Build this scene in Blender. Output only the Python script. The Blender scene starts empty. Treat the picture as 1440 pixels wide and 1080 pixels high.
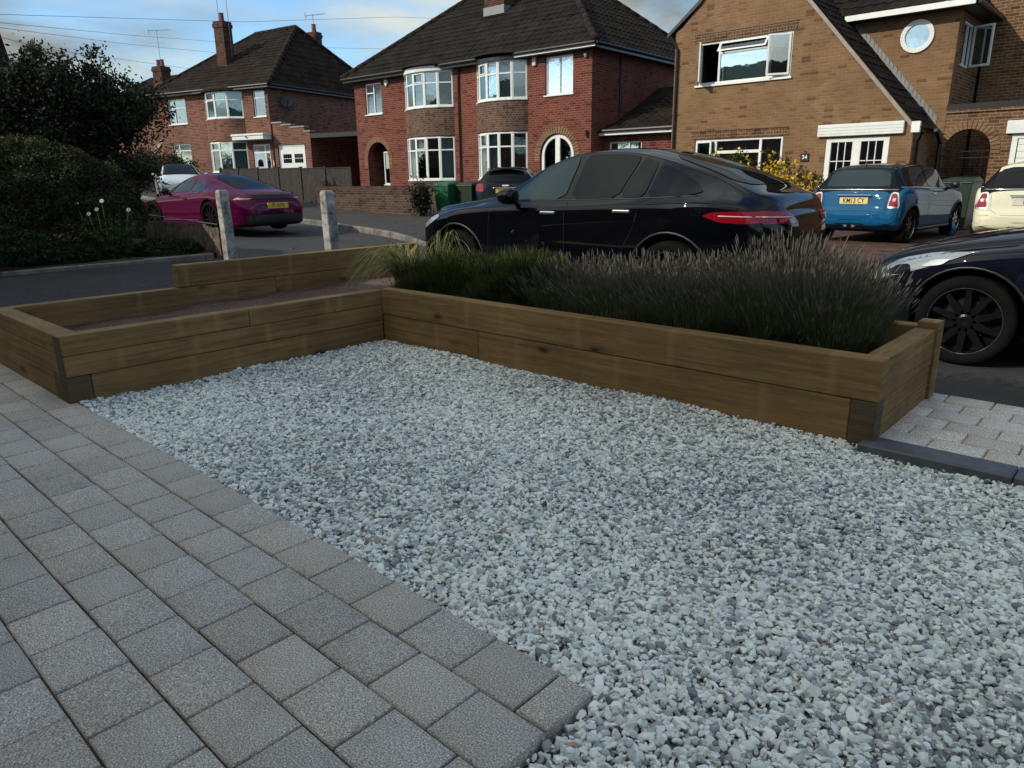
import bpy, bmesh, math, random
import numpy as np
from mathutils import Vector, Matrix
from mathutils.bvhtree import BVHTree
random.seed(7); rng = np.random.default_rng(7)
R = math.radians; PI = math.pi
scene = bpy.context.scene

# ------------------------------------------------------------------ camera
cam_data = bpy.data.cameras.new('camera'); cam = bpy.data.objects.new('camera', cam_data)
scene.collection.objects.link(cam); scene.camera = cam
cam_data.sensor_width = 36.0; cam_data.lens = 1010.0/1440*36; cam_data.clip_end = 2000; cam_data.clip_start = .05
_p, _r, _y = R(15.92), R(-0.78), R(-47.31)
def _w(v):
    A = (math.sin(_y), math.cos(_y)); B = (math.cos(_y), -math.sin(_y))
    return Vector((-(v[0]*A[0]+v[1]*A[1]), v[0]*B[0]+v[1]*B[1], v[2]))
_cp, _sp, _c, _s = math.cos(_p), math.sin(_p), math.cos(_r), math.sin(_r)
_right = _w((_c, _s*_sp, _s*_cp)); _up = _w((-_s, _c*_sp, _c*_cp)); _fwd = _w((0, _cp, -_sp))
cam.matrix_world = Matrix(((_right.x, _up.x, -_fwd.x, 0), (_right.y, _up.y, -_fwd.y, 0), (_right.z, _up.z, -_fwd.z, 1.2), (0, 0, 0, 1)))

# ------------------------------------------------------------------ light
SUN_DIR = Vector((-0.40, -0.80, 0)).normalized()*math.cos(R(31)) + Vector((0, 0, math.sin(R(31))))
sd = bpy.data.lights.new('sun', 'SUN'); sd.energy = 1.8; sd.angle = R(0.5); sd.color = (1.0, .90, .76)
sun = bpy.data.objects.new('sun', sd); scene.collection.objects.link(sun)
sun.rotation_euler = SUN_DIR.to_track_quat('Z', 'Y').to_euler(); sun.location = (0, 0, 30)
world = bpy.data.worlds.new('World'); scene.world = world; world.use_nodes = True
nt = world.node_tree; nt.nodes.clear(); L = nt.links.new
sky = nt.nodes.new('ShaderNodeTexSky'); sky.sky_type = 'NISHITA'; sky.sun_disc = False
sky.sun_elevation = R(31); sky.sun_rotation = math.atan2(SUN_DIR.x, SUN_DIR.y); sky.air_density = 1.0; sky.dust_density = .6; sky.ozone_density = 2.0
tc = nt.nodes.new('ShaderNodeTexCoord')
sep = nt.nodes.new('ShaderNodeSeparateXYZ'); L(tc.outputs['Generated'], sep.inputs[0])
zz = nt.nodes.new('ShaderNodeMath'); zz.operation = 'ADD'; zz.inputs[1].default_value = .18; L(sep.outputs['Z'], zz.inputs[0])
zm = nt.nodes.new('ShaderNodeMath'); zm.operation = 'MAXIMUM'; zm.inputs[1].default_value = .05; L(zz.outputs[0], zm.inputs[0])
dv = nt.nodes.new('ShaderNodeVectorMath'); dv.operation = 'DIVIDE'; L(tc.outputs['Generated'], dv.inputs[0])
cb = nt.nodes.new('ShaderNodeCombineXYZ'); cb.inputs[2].default_value = 1.0
L(zm.outputs[0], cb.inputs[0]); L(zm.outputs[0], cb.inputs[1]); L(cb.outputs[0], dv.inputs[1])
mp = nt.nodes.new('ShaderNodeMapping'); mp.inputs['Location'].default_value = (1.3, 0.35, 0); mp.inputs['Scale'].default_value = (.42, .42, .3); L(dv.outputs[0], mp.inputs[0])
n1 = nt.nodes.new('ShaderNodeTexNoise'); n1.inputs['Scale'].default_value = 2.0; n1.inputs['Detail'].default_value = 9; n1.inputs['Roughness'].default_value = .52; n1.inputs['Distortion'].default_value = .25; L(mp.outputs[0], n1.inputs['Vector'])
cr = nt.nodes.new('ShaderNodeValToRGB'); cr.color_ramp.elements[0].position = .425; cr.color_ramp.elements[1].position = .575
hs = nt.nodes.new('ShaderNodeMapRange'); hs.inputs['From Min'].default_value = .28; hs.inputs['From Max'].default_value = .62; hs.inputs['To Max'].default_value = .02; L(sep.outputs['Z'], hs.inputs['Value'])
cs = nt.nodes.new('ShaderNodeMath'); cs.operation = 'SUBTRACT'; L(n1.outputs['Fac'], cs.inputs[0]); L(hs.outputs[0], cs.inputs[1]); L(cs.outputs[0], cr.inputs[0])
n2 = nt.nodes.new('ShaderNodeTexNoise'); n2.inputs['Scale'].default_value = 3.0; n2.inputs['Detail'].default_value = 8; L(mp.outputs[0], n2.inputs['Vector'])
cc = nt.nodes.new('ShaderNodeValToRGB'); cc.color_ramp.elements[0].position = .40; cc.color_ramp.elements[1].position = .63
cc.color_ramp.elements[0].color = (1.9, 2.15, 2.1, 1); cc.color_ramp.elements[1].color = (5.9, 6.1, 5.3, 1); L(n2.outputs['Fac'], cc.inputs[0])
el = nt.nodes.new('ShaderNodeMapRange'); el.inputs['From Min'].default_value = .22; el.inputs['From Max'].default_value = .6; el.inputs['To Min'].default_value = .60; el.inputs['To Max'].default_value = 1.22; L(sep.outputs['Z'], el.inputs['Value'])
cm_ = nt.nodes.new('ShaderNodeVectorMath'); cm_.operation = 'SCALE'; L(cc.outputs[0], cm_.inputs[0]); L(el.outputs[0], cm_.inputs['Scale'])
mx = nt.nodes.new('ShaderNodeMix'); mx.data_type = 'RGBA'; L(cr.outputs[0], mx.inputs[0]); skm = nt.nodes.new('ShaderNodeMix'); skm.data_type = 'RGBA'; skm.blend_type = 'MULTIPLY'; skm.inputs[0].default_value = 1; skm.inputs[7].default_value = (.72, .90, 1.0, 1); L(sky.outputs[0], skm.inputs[6]); L(skm.outputs[2], mx.inputs[6]); L(cm_.outputs[0], mx.inputs[7])
bg = nt.nodes.new('ShaderNodeBackground'); bg.inputs[1].default_value = .112; L(mx.outputs[2], bg.inputs[0])
wo = nt.nodes.new('ShaderNodeOutputWorld'); L(bg.outputs[0], wo.inputs[0])
scene.view_settings.view_transform = 'Standard'; scene.view_settings.look = 'None'; scene.view_settings.gamma = 1; scene.view_settings.exposure = 0.95
scene.cycles.max_bounces = 6; scene.cycles.transparent_max_bounces = 12

# ------------------------------------------------------------------ material helpers
def newmat(name):
    m = bpy.data.materials.new(name); m.use_nodes = True
    return m, m.node_tree, m.node_tree.nodes['Principled BSDF']
def node(t, typ, **kw):
    n = t.nodes.new(typ)
    for k, v in kw.items():
        if hasattr(n, k): setattr(n, k, v)
        else: n.inputs[k.replace('_', ' ')].default_value = v
    return n
def noise(t, vec, scale, detail=4, rough=.55):
    n = t.nodes.new('ShaderNodeTexNoise'); n.inputs['Scale'].default_value = scale; n.inputs['Detail'].default_value = detail; n.inputs['Roughness'].default_value = rough
    if vec is not None: t.links.new(vec, n.inputs['Vector'])
    return n
def ramp(t, fac, stops):
    r = t.nodes.new('ShaderNodeValToRGB'); e = r.color_ramp.elements
    e[0].position, e[0].color = stops[0][0], (*stops[0][1], 1); e[1].position, e[1].color = stops[-1][0], (*stops[-1][1], 1)
    for p, c in stops[1:-1]:
        k = e.new(p); k.color = (*c, 1)
    t.links.new(fac, r.inputs[0]); return r
def mixc(t, fac, a, b, blend='MIX'):
    m = t.nodes.new('ShaderNodeMix'); m.data_type = 'RGBA'; m.blend_type = blend
    for i, v in ((0, fac), (6, a), (7, b)):
        if hasattr(v, 'is_linked') or hasattr(v, 'links'): t.links.new(v, m.inputs[i])
        else: m.inputs[i].default_value = v if i == 0 else (*v, 1)
    return m.outputs[2]
def bump(t, b, h, strength=.5, dist=.01):
    n = t.nodes.new('ShaderNodeBump'); n.inputs['Strength'].default_value = strength; n.inputs['Distance'].default_value = dist
    t.links.new(h, n.inputs['Height']); t.links.new(n.outputs[0], b.inputs['Normal']); return n
def plain(name, col, rough=.6, metal=0, coat=0, spec=.5, var=.12, vscale=6, bumpy=0):
    m, t, b = newmat(name)
    b.inputs['Roughness'].default_value = rough; b.inputs['Metallic'].default_value = metal; b.inputs['Coat Weight'].default_value = coat
    b.inputs['Coat Roughness'].default_value = .03; b.inputs['Specular IOR Level'].default_value = spec
    co = t.nodes.new('ShaderNodeTexCoord'); n = noise(t, co.outputs['Object'], vscale, 6, .65)
    d = tuple(max(0, c*(1-var*2)) for c in col); h = tuple(min(1, c*(1+var)) for c in col)
    r = ramp(t, n.outputs['Fac'], [(.3, d), (.7, h)]); t.links.new(r.outputs[0], b.inputs['Base Color'])
    if bumpy: bump(t, b, noise(t, co.outputs['Object'], vscale*8, 6).outputs['Fac'], bumpy)
    return m
def brick(name, c1, c2, mortar, bw=.225, bh=.075, mort=.011, dark=.16, stain=.35):
    m, t, b = newmat(name); b.inputs['Roughness'].default_value = .9; b.inputs['Specular IOR Level'].default_value = .2
    uv = t.nodes.new('ShaderNodeUVMap'); uv.uv_map = 'UVMap'
    br = t.nodes.new('ShaderNodeTexBrick'); t.links.new(uv.outputs[0], br.inputs['Vector'])
    br.inputs['Scale'].default_value = 1; br.inputs['Brick Width'].default_value = bw; br.inputs['Row Height'].default_value = bh
    br.inputs['Mortar Size'].default_value = mort; br.inputs['Mortar Smooth'].default_value = .25; br.inputs['Bias'].default_value = 0
    br.inputs['Color1'].default_value = (*c1, 1); br.inputs['Color2'].default_value = (*c2, 1); br.inputs['Mortar'].default_value = (*mortar, 1)
    # a few brick-sized dark headers
    mpn = t.nodes.new('ShaderNodeMapping'); mpn.inputs['Scale'].default_value = (1/bw, 1/bh, 1); t.links.new(uv.outputs[0], mpn.inputs[0])
    w = t.nodes.new('ShaderNodeTexWhiteNoise'); w.noise_dimensions = '2D'
    fl = t.nodes.new('ShaderNodeVectorMath'); fl.operation = 'FLOOR'; t.links.new(mpn.outputs[0], fl.inputs[0]); t.links.new(fl.outputs[0], w.inputs['Vector'])
    wr = ramp(t, w.outputs['Value'], [(dark*.5, (.52, .46, .46)), (dark, (1, 1, 1)), (1, (1.0, 1.0, 1.0))])
    col = mixc(t, .8, br.outputs['Color'], wr.outputs[0], 'MULTIPLY')
    n = noise(t, uv.outputs[0], .8, 6, .7); nr = ramp(t, n.outputs['Fac'], [(.3, (1-stain,)*3), (.65, (1.08, 1.06, 1.04))])
    col = mixc(t, 1.0, col, nr.outputs[0], 'MULTIPLY')
    n3 = noise(t, uv.outputs[0], 60, 4, .7); nr3 = ramp(t, n3.outputs['Fac'], [(.3, (.75,)*3), (.7, (1.2,)*3)])
    col = mixc(t, 1.0, col, nr3.outputs[0], 'MULTIPLY'); t.links.new(col, b.inputs['Base Color'])
    inv = t.nodes.new('ShaderNodeMath'); inv.operation = 'SUBTRACT'; inv.inputs[0].default_value = 1; t.links.new(br.outputs['Fac'], inv.inputs[1])
    ad = t.nodes.new('ShaderNodeMath'); ad.operation = 'MULTIPLY_ADD'; ad.inputs[1].default_value = .4; t.links.new(n3.outputs['Fac'], ad.inputs[0]); t.links.new(inv.outputs[0], ad.inputs[2])
    bump(t, b, ad.outputs[0], .8, .008)
    return m
def tiles(name, col, col2, moss):
    m, t, b = newmat(name); b.inputs['Roughness'].default_value = .92; b.inputs['Specular IOR Level'].default_value = .15
    uv = t.nodes.new('ShaderNodeUVMap'); uv.uv_map = 'UVMap'
    mpn = t.nodes.new('ShaderNodeMapping'); mpn.inputs['Scale'].default_value = (1/.3, 1/.33, 1); t.links.new(uv.outputs[0], mpn.inputs[0])
    fl = t.nodes.new('ShaderNodeVectorMath'); fl.operation = 'FLOOR'; t.links.new(mpn.outputs[0], fl.inputs[0])
    w = t.nodes.new('ShaderNodeTexWhiteNoise'); w.noise_dimensions = '2D'; t.links.new(fl.outputs[0], w.inputs['Vector'])
    c0 = ramp(t, w.outputs['Value'], [(0, col), (1, col2)])
    n = noise(t, uv.outputs[0], 1.1, 8, .75); nr = ramp(t, n.outputs['Fac'], [(.35, (.62,)*3), (.68, (1.35, 1.3, 1.2))])
    c1 = mixc(t, 1.0, c0.outputs[0], nr.outputs[0], 'MULTIPLY')
    n4 = noise(t, uv.outputs[0], 14, 6, .7); r4 = ramp(t, n4.outputs['Fac'], [(.60, (0, 0, 0)), (.72, (1, 1, 1))])
    c2 = mixc(t, r4.outputs[0], c1, moss); t.links.new(c2, b.inputs['Base Color'])
    bump(t, b, n4.outputs['Fac'], .5, .01)
    return m
def foliage(name, c1, c2, rough=.7, trans=.25, scale=3.0):
    m, t, b = newmat(name); b.inputs['Roughness'].default_value = rough; b.inputs['Specular IOR Level'].default_value = .25
    co = t.nodes.new('ShaderNodeTexCoord'); n = noise(t, co.outputs['Object'], scale, 5, .7)
    n2_ = noise(t, co.outputs['Object'], scale*17, 2, .7)
    a = t.nodes.new('ShaderNodeMath'); a.operation = 'MULTIPLY_ADD'; a.inputs[1].default_value = .45; t.links.new(n2_.outputs['Fac'], a.inputs[0]); t.links.new(n.outputs['Fac'], a.inputs[2])
    r = ramp(t, a.outputs[0], [(.5, c1), (.95, c2)]); t.links.new(r.outputs[0], b.inputs['Base Color'])
    tr = t.nodes.new('ShaderNodeBsdfTranslucent'); t.links.new(r.outputs[0], tr.inputs[0])
    ms = t.nodes.new('ShaderNodeMixShader'); ms.inputs[0].default_value = trans
    out = t.nodes['Material Output']; t.links.new(b.outputs[0], ms.inputs[1]); t.links.new(tr.outputs[0], ms.inputs[2]); t.links.new(ms.outputs[0], out.inputs[0])
    return m
def asphalt(name, c1, c2, fine=160, patch=.35, bs=.5):
    m, t, b = newmat(name); b.inputs['Roughness'].default_value = .88; b.inputs['Specular IOR Level'].default_value = .3
    co = t.nodes.new('ShaderNodeTexCoord'); o = co.outputs['Object']
    n = noise(t, o, fine, 3, .8); r = ramp(t, n.outputs['Fac'], [(.35, c1), (.68, c2)])
    g_ = noise(t, o, 1.1, 7, .7); gr = ramp(t, g_.outputs['Fac'], [(.3, (1-patch,)*3), (.7, (1.15,)*3)])
    col = mixc(t, 1.0, r.outputs[0], gr.outputs[0], 'MULTIPLY'); t.links.new(col, b.inputs['Base Color']); bump(t, b, n.outputs['Fac'], bs, .006)
    return m
def wood(name, base=(.135, .105, .055)):
    m, t, b = newmat(name); b.inputs['Roughness'].default_value = .78; b.inputs['Specular IOR Level'].default_value = .25
    uv = t.nodes.new('ShaderNodeUVMap'); uv.uv_map = 'UVMap'
    def mp_(s):
        k = t.nodes.new('ShaderNodeMapping'); k.inputs['Scale'].default_value = s; t.links.new(uv.outputs[0], k.inputs[0]); return k.outputs[0]
    # grain deflected round knots
    vor = t.nodes.new('ShaderNodeTexVoronoi'); vor.inputs['Scale'].default_value = 1.0; t.links.new(mp_((2.3, 5.5, 1)), vor.inputs['Vector'])
    kn = ramp(t, vor.outputs['Distance'], [(.05, (0, 0, 0)), (.13, (.8,)*3), (.2, (1, 1, 1))])
    g1 = noise(t, mp_((1.6, 42, 1)), 1.0, 8, .7); g1.inputs['Distortion'].default_value = .6
    g2 = noise(t, mp_((9, 240, 1)), 1.0, 4, .8)
    blot = noise(t, mp_((1.4, 2.2, 1)), 1.0, 5, .6)
    d = tuple(c*.60 for c in base); h = tuple(c*1.35 for c in base)
    c0 = ramp(t, g1.outputs['Fac'], [(.32, d), (.5, base), (.68, h)])
    c1 = mixc(t, .5, c0.outputs[0], ramp(t, g2.outputs['Fac'], [(.3, (.55,)*3), (.7, (1.3,)*3)]).outputs[0], 'MULTIPLY')
    c2 = mixc(t, .85, c1, ramp(t, blot.outputs['Fac'], [(.3, (.62, .62, .60)), (.7, (1.22, 1.2, 1.12))]).outputs[0], 'MULTIPLY')
    c3 = mixc(t, 1.0, c2, ramp(t, kn.outputs[0], [(0, (.28, .22, .17)), (1, (1, 1, 1))]).outputs[0], 'MULTIPLY')
    # pale bands left by the stickers between stacked timbers
    sx = t.nodes.new('ShaderNodeSeparateXYZ'); t.links.new(uv.outputs[0], sx.inputs[0]); v1 = t.nodes.new('ShaderNodeTexVoronoi'); v1.voronoi_dimensions = '1D'; v1.inputs['Scale'].default_value = 1.5; t.links.new(sx.outputs[0], v1.inputs['W'])
    sr = ramp(t, v1.outputs['Distance'], [(.008, (.30,)*3), (.05, (0, 0, 0))])
    c4 = mixc(t, sr.outputs[0], c3, tuple(min(1, c*1.6) for c in base)); t.links.new(c4, b.inputs['Base Color'])
    bump(t, b, g1.outputs['Fac'], .35, .006)
    return m
def paint(name, col, metal=.0, coat=1.0, rough=.35):
    m, t, b = newmat(name); b.inputs['Base Color'].default_value = (*col, 1); b.inputs['Metallic'].default_value = metal
    co = t.nodes.new('ShaderNodeTexCoord'); n = noise(t, co.outputs['Object'], 2.2, 6, .6)
    r = ramp(t, n.outputs['Fac'], [(.3, (rough*.8,)*3), (.8, (min(1, rough*1.5),)*3)]); t.links.new(r.outputs[0], b.inputs['Roughness'])
    n2_ = noise(t, co.outputs['Object'], 900, 1, .5); r2 = ramp(t, n2_.outputs['Fac'], [(.35, tuple(c*.8 for c in col)), (.7, tuple(min(1, c*1.15+.002) for c in col))]); t.links.new(r2.outputs[0], b.inputs['Base Color'])
    b.inputs['Coat Weight'].default_value = coat; b.inputs['Coat Roughness'].default_value = .015; b.inputs['Specular IOR Level'].default_value = .5 if metal else .0
    return m
def pane_mat(name, tint=(.75, .85, .85), refl=.22):
    m, t, b = newmat(name); out = t.nodes['Material Output']
    tr = t.nodes.new('ShaderNodeBsdfTransparent'); tr.inputs[0].default_value = (*tint, 1)
    gl = t.nodes.new('ShaderNodeBsdfGlossy'); gl.inputs['Roughness'].default_value = .02; gl.inputs['Color'].default_value = (.9, .95, 1, 1)
    co = t.nodes.new('ShaderNodeTexCoord'); n = noise(t, co.outputs['Object'], 1.3, 3); bp = t.nodes.new('ShaderNodeBump'); bp.inputs['Strength'].default_value = .12; bp.inputs['Distance'].default_value = .02
    t.links.new(n.outputs['Fac'], bp.inputs['Height']); t.links.new(bp.outputs[0], gl.inputs['Normal'])
    fr = t.nodes.new('ShaderNodeFresnel'); fr.inputs[0].default_value = 1.5
    ad = t.nodes.new('ShaderNodeMath'); ad.operation = 'ADD'; ad.inputs[1].default_value = refl; ad.use_clamp = True; t.links.new(fr.outputs[0], ad.inputs[0])
    ms = t.nodes.new('ShaderNodeMixShader'); t.links.new(ad.outputs[0], ms.inputs[0]); t.links.new(tr.outputs[0], ms.inputs[1]); t.links.new(gl.outputs[0], ms.inputs[2]); t.links.new(ms.outputs[0], out.inputs[0])
    return m

M = {}
M['red_brick'] = brick('red_brick', (.150, .032, .021), (.205, .050, .031), (.20, .125, .10), mort=.012, dark=.15)
M['red_brick2'] = brick('red_brick2', (.145, .042, .028), (.195, .064, .042), (.27, .20, .16), mort=.012, dark=.2)
M['chimney_brick'] = brick('chimney_brick', (.075, .026, .018), (.11, .040, .028), (.13, .10, .08), dark=.3, stain=.45)
M['bay_brick'] = brick('bay_brick', (.10, .052, .038), (.14, .078, .055), (.20, .16, .13), bw=.115, dark=.3)
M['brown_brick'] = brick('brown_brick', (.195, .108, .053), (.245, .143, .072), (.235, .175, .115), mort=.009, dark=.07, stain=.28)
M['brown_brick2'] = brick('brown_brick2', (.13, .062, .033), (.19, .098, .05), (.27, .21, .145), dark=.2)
M['orange_brick'] = brick('orange_brick', (.30, .16, .08), (.34, .20, .10), (.3, .22, .15))
M['arch_brick'] = brick('arch_brick', (.22, .115, .055), (.27, .16, .085), (.25, .2, .15), bw=.5, bh=.075)
M['wall_brick'] = brick('wall_brick', (.075, .042, .033), (.12, .068, .05), (.14, .12, .10), dark=.4, stain=.5)
M['roof'] = tiles('roof_tile', (.011, .009, .008), (.021, .017, .015), (.055, .05, .042))
M['roof2'] = tiles('roof_tile_brown', (.016, .011, .009), (.028, .020, .016), (.06, .05, .038))
M['white'] = plain('white_upvc', (.74, .77, .76), .35, var=.05)
M['white_wood'] = plain('white_paint', (.70, .74, .73), .5, var=.06, vscale=3)
M['lead'] = plain('lead', (.20, .21, .22), .6, .3)
M['gutter'] = plain('gutter_black', (.012, .012, .013), .35)
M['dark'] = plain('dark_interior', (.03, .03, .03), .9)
M['curtain'] = plain('curtain', (.62, .64, .58), .9, var=.1)
M['net'] = plain('net_curtain', (.75, .80, .76), .9, var=.1)
M['blind'] = plain('blind', (.10, .10, .10), .6)
M['pane'] = pane_mat('window_pane', refl=.16)
M['pane_bright'] = pane_mat('window_pane_bright', refl=.42)
M['clay'] = plain('clay_pot', (.20, .06, .04), .8)
M['stone'] = plain('stone', (.30, .28, .25), .85, bumpy=.3)
M['concrete'] = plain('post_concrete', (.34, .335, .31), .9, var=.45, vscale=9, bumpy=.8)
M['kerb'] = plain('kerb_stone', (.17, .16, .145), .9, var=.3, vscale=4, bumpy=.5)
M['slate'] = plain('slate_edging', (.085, .09, .098), .55, var=.25, vscale=9, bumpy=.3)
M['fence'] = plain('fence_wood', (.034, .026, .023), .85, var=.35, vscale=5, bumpy=.4)
M['fence_old'] = plain('old_board', (.12, .09, .065), .9, var=.5, vscale=7, bumpy=.5)
M['asphalt'] = asphalt('road_asphalt', (.022, .022, .024), (.062, .062, .063), 90, .35)
M['tarmac'] = asphalt('pavement_tarmac', (.020, .019, .019), (.085, .078, .073), 80, .45, .8)
M['chips'] = asphalt('drive_chippings', (.004, .0035, .004), (.048, .042, .045), 34, .5, 1.0)
M['gravel_bed'] = asphalt('gravel_fines', (.16, .165, .165), (.50, .51, .50), 90, .25, 1.0)
M['soil'] = asphalt('soil', (.03, .02, .015), (.12, .07, .05), 40, .5, 1.0)
M['redsoil'] = asphalt('red_ballast', (.04, .022, .018), (.20, .125, .10), 60, .5, 1.0)
M['ground'] = asphalt('ground_far', (.03, .035, .018), (.06, .065, .035), 3, .5)
M['redpave'] = brick('drive_paving', (.10, .055, .045), (.14, .08, .062), (.04, .03, .026), bw=.2, bh=.1, mort=.006, dark=.4, stain=.5)
M['bark'] = plain('bark', (.07, .055, .04), .9, var=.4, vscale=10, bumpy=.8)
M['wire'] = plain('wire', (.05, .05, .055), .5)
M['steel'] = plain('aerial_metal', (.22, .22, .23), .4, .8)
M['sleeper'] = wood('treated_timber', (.222, .134, .056))
M['sleeper_end'] = wood('timber_end_grain', (.10, .070, .042))
M['black_paint'] = paint('black_paint', (.0010, .0015, .0035), 0, .78)
M['navy_paint'] = paint('navy_paint', (.003, .004, .011), 0, .6)
M['purple_paint'] = paint('magenta_paint', (.072, .001, .030), .0, .55, rough=.3)
M['white_paint'] = paint('white_car_paint', (.66, .69, .69))
M['blue_paint'] = paint('blue_paint', (.004, .082, .195), .0, .6, rough=.3)
M['cream_paint'] = paint('cream_paint', (.62, .62, .46))
M['car_glass'] = paint('car_glass', (.003, .005, .008), 0, .42, rough=.05)
M['car_glass_light'] = paint('car_glass_light', (.014, .032, .042), 0, .6, rough=.05)
M['car_trim'] = plain('car_trim', (.010, .010, .011), .45)
M['arch_black'] = plain('arch_lining', (.006, .006, .006), .9)
M['tyre'] = plain('tyre_rubber', (.006, .006, .0065), .85, spec=.08)
M['rim_black'] = plain('rim_black', (.006, .006, .007), .3, .0, coat=.35, spec=.2)
M['chrome'] = plain('chrome', (.62, .64, .66), .15, .9, var=.03)
M['lamp_red'] = paint('tail_lamp_red', (.24, .003, .010), rough=.1)
M['lamp_clear'] = paint('lamp_clear', (.26, .30, .33), .2, rough=.15)
M['lamp_white'] = paint('lamp_stripe', (.60, .40, .42), rough=.15)
M['plate_y'] = plain('plate_yellow', (.62, .42, .03), .5, var=.05)
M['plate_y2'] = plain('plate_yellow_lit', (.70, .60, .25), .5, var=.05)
M['plate_w'] = plain('plate_white', (.55, .56, .55), .5, var=.05)
M['ink'] = plain('plate_ink', (.01, .01, .01), .5)
M['bin_green'] = plain('bin_green', (.012, .10, .045), .5)
M['bin_dark'] = plain('bin_dark_green', (.010, .028, .014), .5)
M['door_blue'] = plain('door_pale_blue', (.40, .52, .62), .45)
M['alarm'] = plain('alarm_box', (.55, .55, .50), .5)
M['sign_black'] = plain('sign_black', (.012, .012, .012), .4)
M['bag_blue'] = plain('bag_blue', (.02, .14, .40), .4)
M['leaf_dark'] = foliage('leaf_tree', (.005, .010, .004), (.022, .034, .011), scale=.9, trans=.15)
M['leaf_bush'] = foliage('leaf_bush', (.005, .009, .002), (.056, .062, .014), scale=1.6, trans=.1)
M['leaf_low'] = foliage('leaf_low', (.007, .015, .006), (.036, .056, .020), scale=4)
M['leaf_daisy'] = foliage('leaf_daisy', (.012, .024, .007), (.05, .08, .022), scale=6)
M['petal'] = plain('petal_white', (.75, .75, .72), .6)
M['petal_yellow'] = plain('petal_yellow', (.62, .42, .02), .6)
M['dead_leaf'] = plain('dead_leaf', (.085, .035, .018), .8, var=.4, vscale=60)
M['lav_stem'] = foliage('lavender_stem', (.026, .034, .013), (.12, .138, .062), scale=5)
M['lav_flower'] = foliage('lavender_flower', (.10, .088, .066), (.20, .175, .14), scale=9)
M['green_blade'] = foliage('green_blade', (.015, .026, .006), (.078, .096, .022), scale=5)
M['dry_grass'] = foliage('dry_grass', (.10, .105, .035), (.33, .32, .13), scale=7)
M['stem_red'] = foliage('red_stem', (.12, .035, .02), (.22, .07, .04), scale=7)

# ------------------------------------------------------------------ scene helpers
def link(o, parent=None):
    scene.collection.objects.link(o)
    if parent is not None: o.parent = parent
    return o
def tag(o, label=None, cat=None, group=None, kind=None):
    if label: o['label'] = label
    if cat: o['category'] = cat
    if group: o['group'] = group
    if kind: o['kind'] = kind
    return o
def thing(name, label, cat, loc=(0, 0, 0), rz=0, group=None):
    o = bpy.data.objects.new(name, None); o.location = loc; o.rotation_euler = (0, 0, rz); o.empty_display_size = .2
    link(o); return tag(o, label, cat, group)
def box_uv(me):
    uvl = me.uv_layers.new(name='UVMap')
    for p in me.polygons:
        n = p.normal; a, b_, c = abs(n.x), abs(n.y), abs(n.z)
        for li in p.loop_indices:
            v = me.vertices[me.loops[li].vertex_index].co
            if c >= a and c >= b_: uvl.data[li].uv = (v.x, v.y)
            elif b_ >= a: uvl.data[li].uv = (v.x, v.z)
            else: uvl.data[li].uv = (v.y, v.z)
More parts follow.
